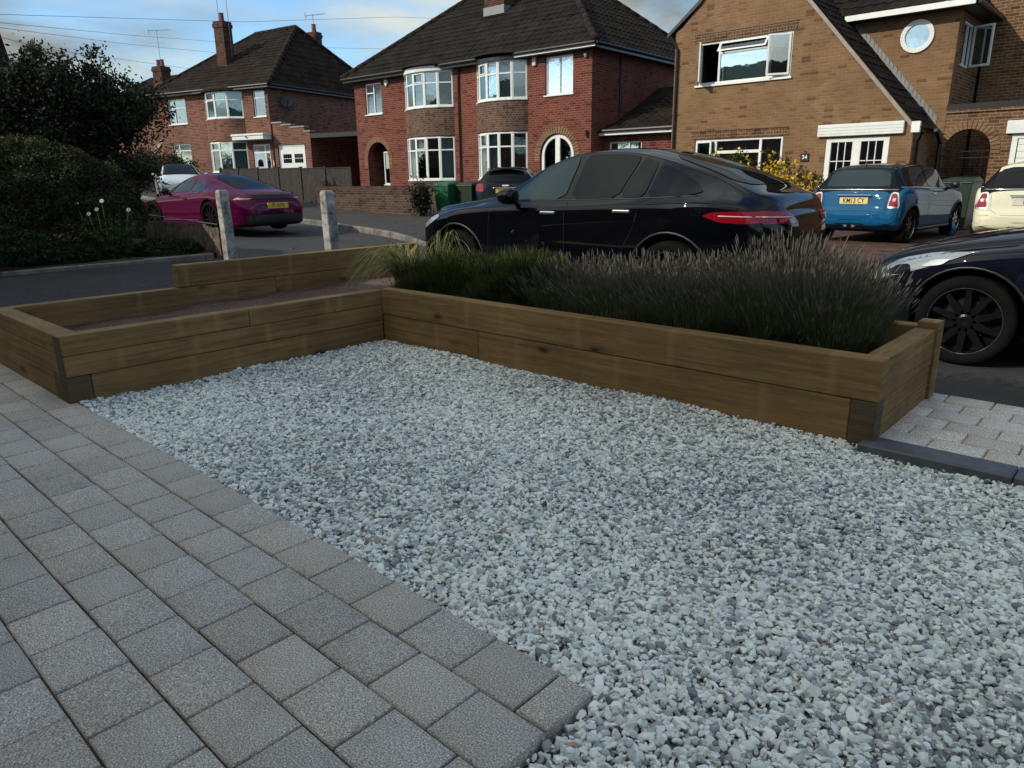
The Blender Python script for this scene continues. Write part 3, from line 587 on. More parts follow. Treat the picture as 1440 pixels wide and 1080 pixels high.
root = thing('daisy_plant', 'leafy green plant with a few white daisies in front of the round bush', 'flowers', (-11.75, 3.95, S(-11.7)+.05))
z_ = S(-11.7)+.05
Pp, W = tuft(130, -11.75, 3.95, z_, .42, .5, .72, .6, .004); V, F = strip_mesh(Pp, W); idx = rng.integers(0, 130, 2200); kk = rng.integers(0, 4, 2200); C = Pp[idx, kk]+rng.normal(0, .03, (2200, 3)); V2, F2 = leaves(C, .030, 2.2)
plant_parts(root, [('stems', (V, F), 'leaf_daisy'), ('leaves', (V2, F2), 'leaf_daisy')])
for q, (dx, dy, dz) in enumerate(((-.16, -.30, .80), (.02, -.02, .84), (.0, -.10, .72), (.05, .32, .70), (-.05, -.2, .66))):
    mb = MB(); n_ = Vector((.6, -.55, .6)).normalized(); u = n_.orthogonal().normalized(); w_ = n_.cross(u); c0 = Vector((dx, dy, dz))
    for k in range(16):
        a0 = 2*PI*k/16; e = u*math.cos(a0)+w_*math.sin(a0); s2 = u*-math.sin(a0)+w_*math.cos(a0)
        mb.add([c0+e*.008, c0+e*.024+s2*.006+n_*.003, c0+e*.036-n_*.003, c0+e*.024-s2*.006+n_*.003], [(0, 1, 2, 3)])
    h_ = mb.build('daisy_head', M['petal'], root); mc = MB(); mc.tube([c0-n_*.002, c0+n_*.006], [.012, .009], 8); mc.tube([(dx*.4, dy*.4, 0), (dx*.8, dy*.8, dz*.6), c0-n_*.002], [.004, .003, .0025], 5); 
    d_ = mc.build('daisy_centre', M['petal_yellow'], h_)
def conc_post(x, y, label, lean, h=1.10):
    root = thing('concrete_post', label, 'post', (x, y, S(x)-.05)); mb = MB(); a = .075; z1 = h-S(x)+.05
    vs = []
    for zz_, aa, lx in ((0, a*1.05, 0), (z1*.5, a, lean*.5), (z1-.04, a*.96, lean), (z1, a*.72, lean)):
        for sx, sy in ((-1, -1), (1, -1), (1, 1), (-1, 1)): vs.append((sx*aa+lx+random.uniform(-.004, .004), sy*aa+random.uniform(-.004, .004), zz_))
    fs = [(0, 3, 2, 1), (12, 13, 14, 15)]+[(r*4+i, r*4+(i+1) % 4, r*4+4+(i+1) % 4, r*4+4+i) for r in range(3) for i in range(4)]
    p = mb.add(vs, fs).build('shaft', M['concrete'], root, bevel=.008)
    c = MB().tube([(lean*.8-.07, -.068, z1*.55), (lean*.8+.07, -.068, z1*.55)], .004, 5).build('wire_tie', M['steel'], root)
    return root
conc_post(-10.86, 5.36, 'weathered concrete post in front of the magenta sports car', -.05, 1.10)
conc_post(-8.42, 5.60, 'weathered concrete post right of the magenta sports car', -.03, 1.09)
root = thing('board_fence', 'low old vertical board fence beside the round bush under the magenta car', 'fence', (-12.4, 5.34, S(-12.4)))
x = -14.4
while x < -11.1:
    w_ = random.uniform(.085, .12); hh = .50+.06*(x+14.4)/3.3*-1+random.uniform(-.03, .03)
    MB().box(x+12.4, x+12.4+w_-.008, -.012, .012, -.05, hh).build('board', M['fence_old'], root); x += w_
MB().tube([(-2.0, 0, .60), (1.38, -.06, .49)], .006, 6).build('top_wire', M['steel'], root)

for k, (x, y) in enumerate(((-1.62, 1.93), (-1.30, 1.80), (-.75, 2.25), (-3.1, 2.6), (-.2, 1.45), (-2.2, 1.35))):
    a = random.uniform(0, 6.28); z = -.004 if y > 1.22 else .004; mb = MB(); pts_ = [(-.024, 0, .002), (-.008, .011, .006), (.012, .009, .004), (.026, 0, .010), (.012, -.009, .005), (-.008, -.011, .001)]
    mb.add([(px*math.cos(a)-py*math.sin(a), px*math.sin(a)+py*math.cos(a), pz) for px, py, pz in pts_], [(0, 1, 5), (1, 2, 4, 5), (2, 3, 4)]); mb.tube([(-.024*math.cos(a), -.024*math.sin(a), .002), (-.04*math.cos(a), -.04*math.sin(a), .004)], .001, 4)
    o = mb.build('fallen_leaf', M['dead_leaf']); o.location = (x, y, z); tag(o, 'tiny dry brown leaf lying on the gravel or paving', 'leaf', 'fallen leaves on the ground')
# ------------------------------------------------------------------ building helpers (local frame: x along facade, y into the house, z up)
def wall_panel(mb, outer, holes, t, fn):
    """outer/holes 2D loops in (u,z); fn(u,z,d)->xyz ; d=0 outside face, d=t inside"""
    bm = bmesh.new(); loops = []
    for lp in [outer]+holes:
        vs = [bm.verts.new((a, 0, b_)) for a, b_ in lp]; es = [bm.edges.new((vs[i], vs[(i+1) % len(vs)])) for i in range(len(vs))]; loops.append(lp)
    bmesh.ops.triangle_fill(bm, use_beauty=True, use_dissolve=False, edges=bm.edges[:], normal=(0, -1, 0))
    bm.verts.index_update()
    fr = [[(v.co.x, v.co.z) for v in f.verts] for f in bm.faces]; bm.free()
    for f in fr: mb.add([fn(a, z, 0) for a, z in f], [tuple(range(len(f)))]); mb.add([fn(a, z, t) for a, z in f], [tuple(reversed(range(len(f))))])
    for lp in loops:
        n = len(lp)
        for i in range(n):
            (a, z), (a2, z2) = lp[i], lp[(i+1) % n]; mb.add([fn(a, z, 0), fn(a2, z2, 0), fn(a2, z2, t), fn(a, z, t)], [(0, 1, 2, 3)])
def rect(u0, u1, z0, z1): return [(u0, z0), (u1, z0), (u1, z1), (u0, z1)]
def arch_loop(u0, u1, z0, zs, n=14):
    c, r = (u0+u1)/2, (u1-u0)/2
    return [(u0, z0), (u1, z0)]+[(c+r*math.cos(PI*k/n), zs+r*math.sin(PI*k/n)) for k in range(n+1)]
front = lambda y0: (lambda u, z, d: (u, y0+d, z))
def win_seg(fr, gl, a, b, z0, z1, lights=1, transom=None, fw=.055, dep=.07, widths=None, noT=()):
    a, b = Vector(a), Vector(b); e = (b-a); Ln = e.length; e.normalize(); n = Vector((e.y, -e.x)) # outward (towards -y when e=+x)
    fr.obox(a, e, n, 0, fw, -dep, 0, z0, z1); fr.obox(a, e, n, Ln-fw, Ln, -dep, 0, z0, z1)
    fr.obox(a, e, n, fw, Ln-fw, -dep, -.001, z0, z0+fw); fr.obox(a, e, n, fw, Ln-fw, -dep, -.001, z1-fw, z1)
    xs = [0]+list(np.cumsum(widths)/sum(widths)*Ln) if widths else [Ln*k/lights for k in range(lights+1)]
    for k in range(1, len(xs)-1): fr.obox(a, e, n, xs[k]-fw*.5, xs[k]+fw*.5, -dep, .003, z0+fw, z1-fw)
    for k in range(len(xs)-1):
        s0, s1 = xs[k]+fw*(1 if k == 0 else .5), xs[k+1]-fw*(1 if k == len(xs)-2 else .5)
        if transom and k not in noT: fr.obox(a, e, n, s0, s1, -dep, -.002, transom-fw*.45, transom+fw*.45)
    gl.obox(a, e, n, fw*.9, Ln-fw*.9, -dep*.5-.004, -dep*.5+.002, z0+fw*.9, z1-fw*.9)
def curtain_strip(mb, a, b, z0, z1, off, amp=.03, per=.09):
    a, b = Vector(a), Vector(b); e = b-a; Ln = e.length; e.normalize(); n = Vector((-e.y, e.x)); k = max(6, int(Ln/per*6)); vs = []; 
    for i in range(k+1):
        s = Ln*i/k; d = off+amp*math.sin(2*PI*s/per+.7*math.sin(s*9)); p = a+e*s+n*d; vs += [(p.x, p.y, z0), (p.x, p.y, z1)]
    mb.add(vs, [(2*i, 2*i+2, 2*i+3, 2*i+1) for i in range(k)])
def add_window(par, u0, u1, z0, z1, y=0.0, inset=.05, lights=2, transom=None, widths=None, noT=(), curtains=(), glass='pane', sill=.05, mat='white', net=False, frame=.055):
    """curtains: list of (u0,u1)"""
    fr, gl = MB(), MB(); win_seg(fr, gl, (u0, y+inset), (u1, y+inset), z0, z1, lights, transom, widths=widths, noT=noT, fw=frame)
    w = fr.build('window', M[mat], par, bevel=.006)
    gl.build('pane', M[glass], w)
    if sill: MB().box(u0-.05, u1+.05, y-sill, y+inset+.01, z0-.045, z0-.002).build('sill', M[mat], w, bevel=.006)
    if curtains:
        mc = MB()
        for c0, c1 in curtains: curtain_strip(mc, (c0, y+inset), (c1, y+inset), z0+.03, z1-.02, .16)
        mc.build('curtain', M['curtain'], w, smooth=True)
    if net:
        mc = MB(); curtain_strip(mc, (u0+.03, y+inset), (u1-.03, y+inset), z0+.03, z1-.02, .13, .012, .06); mc.build('net_curtain', M['net'], w, smooth=True)
    return w
def bay_pts(u0, u1, proj, n=5, y=0.0):
    c = (u0+u1)/2; hw = (u1-u0)/2; out = []
    # circular arc segment through (u0,y),(c,y-proj),(u1,y)
    Rr = (hw*hw+proj*proj)/(2*proj); th = math.asin(min(1, hw/Rr)); 
    if proj > hw: th = PI-th
    for k in range(n+1):
        a = -th+2*th*k/n; out.append((c+Rr*math.sin(a), y-(Rr*math.cos(a)-(Rr-proj))))
    return out
def add_bay(par, u0, u1, z0, z1, proj, tz, n=5, y=0.0, glass='pane', lights=None, cur=(), roof=None, openers=()):
    P = bay_pts(u0, u1, proj, n, y); fr, gl, si, cu = MB(), MB(), MB(), MB()
    for i in range(n):
        if Vector(P[i+1]).x-Vector(P[i]).x < .02: continue
        win_seg(fr, gl, P[i], P[i+1], z0, z1, 1, tz, fw=.06)
        a, b_ = Vector(P[i]), Vector(P[i+1]); e = (b_-a).normalized(); n_ = Vector((e.y, -e.x))
        si.obox(a, e, n_, -.012, (b_-a).length+.012, -.06, .055, z0-.05, z0-.003)
        if i in openers:   # proud opening vent frame
            Ln = (b_-a).length
            for q in ((.05, .085, tz+.03, z1-.05), (Ln-.085, Ln-.05, tz+.03, z1-.05), (.085, Ln-.085, tz+.03, tz+.065), (.085, Ln-.085, z1-.085, z1-.05)): fr.obox(a, e, n_, q[0], q[1], -.01, .022, q[2], q[3])
        if i in cur: curtain_strip(cu, P[i], P[i+1], z0+.03, z1-.03, .12, .02, .08)
    w = fr.build('bay_window', M['white'], par, bevel=.005); gl.build('pane', M[glass], w); si.build('sill', M['white'], w, bevel=.006)
    if cu.v: cu.build('curtain', M['curtain'], w, smooth=True)
    return w
def bay_apron(par, u0, u1, z0, z1, proj, y=0.0, mat='bay_brick', n=14, name='bay_apron'):
    P = bay_pts(u0, u1, proj, n, y); mb = MB(); arc = 0
    for i in range(n):
        L_ = math.dist(P[i], P[i+1]); mb.add([(*P[i], z0), (*P[i+1], z0), (*P[i+1], z1), (*P[i], z1)], [(0, 1, 2, 3)], [[(arc, z0), (arc+L_, z0), (arc+L_, z1), (arc, z1)]]); arc += L_
    c = [(*p, z1) for p in P]+[(P[-1][0], y+.1, z1), (P[0][0], y+.1, z1)]; mb.add(c, [tuple(range(len(c)))], [[(p[0], p[1]) for p in c]])
    c = [(*p, z0) for p in P]; mb.add(c, [tuple(reversed(range(len(c))))], [[(p[0], p[1]) for p in reversed(c)]])
    return mb.build(name, M[mat], par)
def roof_slope(mb, e0, e1, t0, t1, gauge=.33, wave=.30, amp=.018, step=.022, sag=0.02):
    """tiled surface between eave e0->e1 and top edge t0->t1 (top may be shorter: hips)"""
    e0, e1, t0, t1 = map(Vector, (e0, e1, t0, t1)); U = (e1-e0).normalized(); mid = ((t0+t1)-(e0+e1))*.5; Vd = (mid-U*mid.dot(U)); H = Vd.length; Vd.normalize(); N = U.cross(Vd).normalized()
    if N.z < 0: N = -N
    uL0, uL1 = 0.0, (t0-e0).dot(U); uR0, uR1 = (e1-e0).dot(U), (t1-e0).dot(U); nr = max(1, round(H/gauge)); sp = wave/8
    for r in range(nr):
        v0, v1 = H*r/nr, H*(r+1)/nr; lft = random.uniform(-.004, .004)
        rowL = uL0+(uL1-uL0)*r/nr; rowR = uR0+(uR1-uR0)*r/nr; lo = min(rowL, uL0+(uL1-uL0)*(r+1)/nr); hi = max(rowR, uR0+(uR1-uR0)*(r+1)/nr)
        off = (wave/2 if r % 2 else 0)*0; k0, k1 = math.floor((lo-off)/sp), math.ceil((hi-off)/sp); vs = []; uv = []; m_ = 0
        for k in range(k0, k1+1):
            ui = k*sp+off; col = []
            for vv, hh in ((v0-.015, step*.3), (v0-.013, step+.012), (v1, .008)):
                f = min(1, max(0, vv/H)); a = uL0+(uL1-uL0)*f; b_ = uR0+(uR1-uR0)*f; u = min(max(ui, a), b_)
                ph = (ui/wave) % 1.0; z_ = amp*math.sin(2*PI*ph)+.004*math.sin(ui*1.7+r*2.3)+lft
                col.append((e0+U*u+Vd*vv+N*(hh+z_), (u, vv+r*.0)))
            vs += [c[0] for c in col]; uv += [c[1] for c in col]; m_ += 1
        fs = []; us = []
        for k in range(m_-1):
            for j in (0, 1):
                f = (k*3+j, (k+1)*3+j, (k+1)*3+j+1, k*3+j+1)
                if (vs[f[0]]-vs[f[1]]).length < 1e-4 and (vs[f[2]]-vs[f[3]]).length < 1e-4: continue
                fs.append(f); us.append([(uv[q][0], v0+gauge*.5 if j == 1 else v0+.05) for q in f])
                us[-1] = [(uv[q][0], uv[q][1]) for q in f]
        mb.add(vs, fs, us)
def ridge(mb, a, b, r=.11, piece=.45):
    a, b = Vector(a), Vector(b); Ln = (b-a).length; n = max(1, round(Ln/piece)); d = (b-a)/n
    for k in range(n): mb.tube([a+d*k+Vector((0, 0, random.uniform(-.006, .006))), a+d*(k+1.04)], [r*1.08, r], 10)
def chimney(par, cx, cy, w, d, z0, z1, mat, pots=2, base_lead=True):
    c = MB().box(cx-w/2, cx+w/2, cy-d/2, cy+d/2, z0, z1-.3).box(cx-w/2-.04, cx+w/2+.04, cy-d/2-.04, cy+d/2+.04, z1-.30, z1-.12).box(cx-w/2-.01, cx+w/2+.01, cy-d/2-.01, cy+d/2+.01, z1-.12, z1).build('chimney', M[mat], par)
    for k in range(pots):
        px = cx+(k-(pots-1)/2)*.36; mp_ = MB().tube([(px, cy, z1), (px, cy, z1+.1), (px, cy, z1+.38), (px, cy, z1+.42)], [.15, .13, .115, .14], 12)
        mp_.build('chimney_pot', M['clay'], c, smooth=False)
    return c
def aerial(name, label, x, y, z, h, az, n=7, L_=1.0, tilt=0):
    root = thing(name, label, 'aerial', (x, y, z)); MB().tube([(0, 0, 0), (tilt, 0, h)], .014, 6).build('mast', M['steel'], root)
    mb = MB(); dx, dy = math.cos(az), math.sin(az); mb.tube([(tilt-dx*L_*.4, -dy*L_*.4, h-.05), (tilt+dx*L_*.6, dy*L_*.6, h-.05)], .012, 5)
    for k in range(n):
        s = -L_*.4+L_*k/(n-1); w_ = .17; mb.tube([(tilt+dx*s-dy*w_, dy*s+dx*w_, h-.05), (tilt+dx*s+dy*w_, dy*s-dx*w_, h-.05)], .006, 4)
    mb.tube([(tilt-dx*L_*.4, -dy*L_*.4, h+.13), (tilt-dx*L_*.4, -dy*L_*.4, h-.25)], .012, 4); mb.build('elements', M['steel'], root); return root
def gutter(par, a, b, r=.055, mat='gutter', name='gutter'):
    MB().tube([a, b], r, 8).build(name, M[mat], par)

# ------------------------------------------------------------------ centre: red brick pair of houses with bays
A1 = R(2.91)
C = thing('brick_house', 'red brick house with four bay windows and arched doorways behind the black coupe', 'house', (-15.26, 20.63, 0), A1, 'houses across the street')
zb = .2; D = 8.5; EZ = 5.30
mb = MB()
archR = arch_loop(-2.16, -.70, zb+.02, 1.98); archL = arch_loop(-11.62, -10.26, zb+.02, 2.12)
holes = [rect(-11.55, -10.50, 3.93, 5.16), rect(-1.92, -.76, 3.97, 5.20), archR, archL,
         rect(-8.95, -6.5, 1.25, 2.82), rect(-8.95, -6.5, 3.95, 5.12), rect(-4.95, -2.95, 1.25, 2.82), rect(-4.95, -2.95, 3.95, 5.12)]
wall_panel(mb, rect(-12.25, 0, zb, EZ), holes, .28, front(0.0))
mb.box(-.28, 0, .28, D, zb, EZ).box(-12.25, -11.97, .28, D, zb, EZ).box(-11.97, -.28, D-.28, D, zb, EZ)
mb.build('wall', M['red_brick'], C)
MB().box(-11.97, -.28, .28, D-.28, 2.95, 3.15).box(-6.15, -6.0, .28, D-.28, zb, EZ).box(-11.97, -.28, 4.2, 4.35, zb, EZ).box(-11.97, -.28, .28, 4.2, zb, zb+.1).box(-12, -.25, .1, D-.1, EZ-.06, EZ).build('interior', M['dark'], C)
# roof
pit = .8; oh = .35; hz = 5.42; tt = D/2+oh; rz = hz+tt*pit; RL, RR = -12.25-oh, oh
mr = MB(); rL = (RL+tt, D/2, rz); rR = (RR-tt, D/2, rz)
roof_slope(mr, (RL, -oh, hz), (RR, -oh, hz), rL, rR); roof_slope(mr, (RR, -oh, hz), (RR, D+oh, hz), rR, rR, amp=.026); roof_slope(mr, (RL, D+oh, hz), (RL, -oh, hz), rL, rL)
mr.add([(RL, D+oh, hz), (RR, D+oh, hz), rR, rL], [(0, 3, 2, 1)], [[(0, 0), (0, 5), (9, 5), (9, 0)]])
rf = mr.build('roof', M['roof'], C)
mr = MB(); ridge(mr, rL, rR); ridge(mr, (RR, -oh, hz+.01), rR, .12); ridge(mr, (RL, -oh, hz+.0), (rL[0], rL[1], rL[2]-.02), .13, .42); ridge(mr, (RR, D+oh, hz), rR, .12); mr.build('ridge_tiles', M['roof2'], rf, smooth=True)
MB().box(RL+.02, RR-.02, -oh+.02, -.002, EZ-.05, EZ+.06).box(.002, RR-.02, -oh+.02, D+oh, EZ-.05, EZ+.06).build('soffit', M['gutter'], C)
gutter(C, (RL, -oh-.03, hz-.04), (RR, -oh-.03, hz-.04)); gutter(C, (RR+.03, -oh, hz-.04), (RR+.03, D+oh, hz-.04), .05)
MB().box(-3.1, RR-.02, -oh-.0, -oh+.015, EZ-.03, EZ+.10).build('fascia', M['white'], C)
chimney(C, -5.95, 2.35, 1.0, .62, hz+1.5, 9.2, 'chimney_brick', 3)
MB().box(-6.48, -5.42, 2.0, 2.72, hz+1.95, hz+2.25).build('chimney_flashing', M['lead'], C)
# windows
add_window(C, -11.55, -10.50, 3.93, 5.16, lights=2, transom=4.78, noT=(1,), net=False, curtains=((-10.95, -10.55),))
add_window(C, -1.92, -.76, 3.97, 5.20, lights=2, glass='pane_bright')
BX = [(-9.05, -6.35), (-5.10, -2.72)]
for i, (a, b_) in enumerate(BX):
    bay_apron(C, a-.03, b_+.03, 2.86, 3.90, .56); bay_apron(C, a-.03, b_+.03, zb, 1.17, .56)
    add_bay(C, a, b_, 1.22, 2.84, .55, 2.34, openers=(2,) if i == 0 else (1,), cur=(4,) if i == 0 else (1, 2), glass='pane')
    add_bay(C, a, b_, 3.95, 5.22, .55, 4.80, openers=(2,) if i == 0 else (1,), cur=(0, 1, 3, 4) if i == 0 else (0, 1, 2, 3, 4), glass='pane')
    P = bay_pts(a-.06, b_+.06, .62, 14); mt = MB(); vs = [(*p, 5.22) for p in P]+[(*p, 5.40 if i == 0 else 5.34) for p in P]; n_ = len(P)
    mt.add(vs, [(k, k+1, n_+k+1, n_+k) for k in range(n_-1)]+[tuple(range(n_)), tuple(reversed(range(n_, 2*n_)))]); mt.build('bay_roof', M['white_wood' if i == 0 else 'gutter'], C)
# bay tile skirts joining the main roof
for i, (a, b_) in enumerate(BX):
    P = bay_pts(a-.12, b_+.12, .78, 12); ms = MB(); vs = [(*p, 5.43) for p in P]+[(p[0]*.75+(a+b_)/2*.25, p[1]*.25-.05, 5.62) for p in P]; n_ = len(P)
    ms.add(vs, [(k, k+1, n_+k+1, n_+k) for k in range(n_-1)]); ms.build('bay_tiles', M['roof'], C)
# arches of lighter brick with joints
def arch_ring(par, u0, u1, zs, w, y0, n=25, mat='arch_brick', legs=.0):
    c, r = (u0+u1)/2, (u1-u0)/2
    mb = MB()
    for k in range(n):
        a0, a1 = PI*k/n+.012, PI*(k+1)/n-.012; vs = []
        for yy in (y0, y0+.12):
            for rr, aa in ((r, a0), (r+w, a0), (r+w, a1), (r, a1)): vs.append((c+rr*math.cos(aa), yy, zs+rr*math.sin(aa)))
        mb.add(vs, [(0, 1, 2, 3), (7, 6, 5, 4), (0, 4, 5, 1), (1, 5, 6, 2), (2, 6, 7, 3), (3, 7, 4, 0)])
    for side in ((u0-w, u0-.003), (u1+.003, u1+w)):
        z = zs-.006
        while z > zs-legs+.01: mb.box(side[0], side[1], y0, y0+.12, z-.07, z); z -= .08
    return mb.build('arch', M[mat], par, bevel=.004)
arch_ring(C, -2.16, -.70, 1.98, .24, -.015, legs=.16); arch_ring(C, -11.62, -10.26, 2.12, .22, -.015, legs=.35)
# right porch: white arched double door frame
def arch_door(par, u0, u1, z0, zs, y):
    c, r = (u0+u1)/2, (u1-u0)/2; fr = MB(); N_ = 16
    for k in range(N_):
        a0, a1 = PI*k/N_, PI*(k+1)/N_; vs = []
        for yy in (y, y+.07):
            for rr, aa in ((r-.11, a0), (r, a0), (r, a1), (r-.11, a1)): vs.append((c+rr*math.cos(aa), yy, zs+rr*math.sin(aa)))
        fr.add(vs, [(0, 1, 2, 3), (7, 6, 5, 4), (0, 4, 5, 1), (1, 5, 6, 2), (2, 6, 7, 3), (3, 7, 4, 0)])
    fr.box(u0, u0+.11, y, y+.07, z0, zs).box(u1-.11, u1, y, y+.07, z0, zs).box(c-.10, c+.10, y-.004, y+.07, z0, zs+r-.10).box(u0+.11, c-.10, y, y+.07, z0, z0+.45).box(c+.10, u1-.11, y, y+.07, z0, z0+.45)
    d = fr.build('arched_door', M['white'], par, bevel=.006); g = MB(); lp = arch_loop(u0+.09, u1-.09, z0+.4, zs, 12); wall_panel(g, lp, [], .01, front(y+.03)); g.build('pane', M['pane'], d)
    return d
arch_door(C, -2.13, -.73, zb+.03, 1.98, .06)
# left porch recess
add_window(C, -11.0, -10.42, 1.05, 2.42, y=.36, inset=.0, lights=1, curtains=(), sill=.03)
MB().box(-11.0, -10.42, .37, .5, zb, 1.0).build('porch_wall', M['red_brick'], C); MB().box(-11.62, -11.0, .85, .92, zb, 2.35).build('door', M['gutter'], C)
MB().box(-11.64, -11.62, .28, .95, zb, 2.7).build('porch_side', M['red_brick'], C); MB().box(-10.26, -10.24, .28, .95, zb, 2.7).build('porch_side', M['red_brick'], C)
MB().tube([(-10.28, -.03, zb), (-10.28, -.03, 1.0)], .02, 6).build('waste_pipe', M['white'], C)
for x_, z_ in ((-2.37, 5.12), (-10.12, 5.08)):
    MB().prism([(-.10, .14), (.10, .14), (.10, -.02), (0, -.15), (-.10, -.02)] if x_ < -5 else [(-.08, .15), (.08, .15), (.08, -.15), (-.08, -.15)], lambda a, z, d: (x_+a, -.085+d, z_+z), .08).build('alarm_box', M['alarm'], C, bevel=.012)
MB().tube([(-6.02, -.06, zb), (-6.02, -.06, 5.25)], .035, 8).build('downpipe', M['gutter'], C)
MB().tube([(.05, 1.75, 3.4), (.05, 1.75, 5.3)], .045, 8).tube([(.05, 1.75, 5.3), (.3, 1.6, 5.4)], .045, 8).build('downpipe', M['gutter'], C)
MB().tube([(-.15, -.06, 2.55), (-.15, -.06, 2.75)], .04, 8).build('lamp', M['gutter'], C)
MB().tube([(-.22, -.04, 5.05), (-.22, -.10, 5.12)], .05, 8).build('security_lamp', M['white'], C)
# side extension
E_ = MB(); wall_panel(E_, rect(.01, 3.3, zb, 2.55), [rect(.22, 1.5, 1.25, 2.38)], .25, front(.78)); E_.box(3.05, 3.3, 1.03, 5.5, zb, 2.55)
E_.build('extension_wall', M['red_brick'], C)
add_window(C, .22, 1.5, 1.25, 2.38, y=.78, widths=(1, .65), transom=None, curtains=((.8, 1.3),))
mr = MB(); roof_slope(mr, (-.0, .45, 2.72), (3.6, .45, 2.72), (1.3, 4.6, 4.45), (3.6, 4.6, 4.45), amp=.03); roof_slope(mr, (0, .45, 2.72), (1.3, 4.6, 4.45), (.02, 4.4, 2.72), (.02, 4.6, 4.45)) if 0 else None
mr.build('extension_roof', M['roof2'], C); MB().box(.02, 3.55, .44, .47, 2.58, 2.72).build('extension_fascia', M['white'], C); gutter(C, (.02, .40, 2.72), (3.6, .40, 2.72))
MB().add([(.0, .5, 2.6), (1.3, 4.6, 4.44), (0, 4.6, 4.44), (0, 4.6, 2.6)], [(0, 1, 2), (0, 2, 3)]).build('extension_valley', M['roof2'], C)
MB().tube([(2.75, .70, zb), (2.75, .70, 2.5), (2.6, .42, 2.68)], .04, 8).build('downpipe', M['gutter'], C)

# ------------------------------------------------------------------ left: red brick house
A2 = R(14.68)
Hs = thing('brick_house', 'red brick house with pale blue door, white garage door and tall chimney', 'house', (-34.19, 19.73, 0), A2, 'houses across the street')
zb = .5; EZ = 5.66; D = 9.2
mb = MB(); UL = -8.2
holes = [rect(-4.3, -1.9, 1.75, 3.2), rect(-4.3, -1.9, 4.35, 5.5), rect(-1.02, -.22, 4.35, 5.56), rect(-7.35, -5.95, 4.25, 5.50), rect(-7.35, -5.95, 1.9, 3.25), rect(-1.40, -.2, zb+.02, 3.05)]
wall_panel(mb, rect(UL, .12, zb, EZ), holes, .28, front(0)); mb.box(-.16, .12, .28, D, zb, EZ).box(UL, UL+.28, .28, D, zb, EZ).box(UL+.28, -.16, D-.28, D, zb, EZ); mb.build('wall', M['red_brick2'], Hs)
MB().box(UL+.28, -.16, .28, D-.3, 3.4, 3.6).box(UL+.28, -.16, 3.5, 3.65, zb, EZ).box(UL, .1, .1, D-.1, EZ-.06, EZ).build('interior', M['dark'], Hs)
mr = MB(); hz = 5.78; a0, a1 = (UL-.4, -.35, hz), (.45, -.35, hz); b0, b1 = (.45, D+.35, hz), (UL-.4, D+.35, hz); rl, rr = (-5.2, 4.7, 9.2), (-2.2, 4.7, 9.28)
roof_slope(mr, a0, a1, rl, rr); roof_slope(mr, a1, b0, rr, rr, amp=.04, wave=.33, gauge=.36); roof_slope(mr, b1, a0, rl, rl); mr.add([b1, b0, rr, rl], [(0, 3, 2, 1)], [[(0, 0), (0, 5), (9, 5), (9, 0)]])
rf = mr.build('roof', M['roof2'], Hs); mr = MB(); ridge(mr, rl, rr, .13); ridge(mr, a1, rr, .13); ridge(mr, b0, rr, .12); ridge(mr, a0, rl, .12); mr.build('ridge_tiles', M['roof2'], rf, smooth=True)
MB().box(UL-.3, .42, -.33, -.002, EZ-.04, EZ+.08).box(.122, .42, -.002, D+.3, EZ-.04, EZ+.08).build('soffit', M['gutter'], Hs); gutter(Hs, (UL-.4, -.38, hz-.03), (.45, -.38, hz-.03)); gutter(Hs, (.48, -.3, hz-.03), (.48, D+.3, hz-.03))
MB().box(-4.9, .4, -.36, -.345, EZ-.02, EZ+.10).build('fascia', M['lead'], Hs)
chimney(Hs, -4.72, 1.95, .68, .6, 6.6, 9.35, 'chimney_brick', 1); MB().box(-5.10, -4.34, 1.6, 2.3, 6.65, 6.98).build('chimney_flashing', M['lead'], Hs)
chimney(Hs, -2.62, 6.6, .62, .5, 8.0, 9.35, 'chimney_brick', 1)
for z0, z1, tz in ((4.36, 5.60, 5.20), (1.75, 3.22, 2.80)):
    add_bay(Hs, -4.45, -1.75, z0, z1, .6, tz, n=4, openers=(1,), cur=(0, 1, 2, 3))
bay_apron(Hs, -4.48, -1.72, 3.24, 4.30, .62, mat='red_brick2'); bay_apron(Hs, -4.48, -1.72, zb, 1.70, .62, mat='red_brick2')
P = bay_pts(-4.6, -1.6, .8, 10); ms = MB(); vs = [(*p, 5.62) for p in P]+[(*p, 5.72) for p in P]+[(p[0]*.6-3.1*.4, p[1]*.2+.5, 6.15) for p in P]; n_ = len(P)
ms.add(vs, [(k, k+1, n_+k+1, n_+k) for k in range(n_-1)]+[(n_+k, n_+k+1, 2*n_+k+1, 2*n_+k) for k in range(n_-1)]+[tuple(reversed(range(n_)))]); ms.build('bay_tiles', M['roof2'], Hs)
add_window(Hs, -1.02, -.22, 4.35, 5.56, lights=1, transom=5.22, net=True); add_window(Hs, -7.35, -5.95, 4.25, 5.50, lights=2, transom=5.05, widths=(1, 2)); add_window(Hs, -7.35, -5.95, 1.9, 3.25, widths=(1, 2), transom=2.9, net=True)
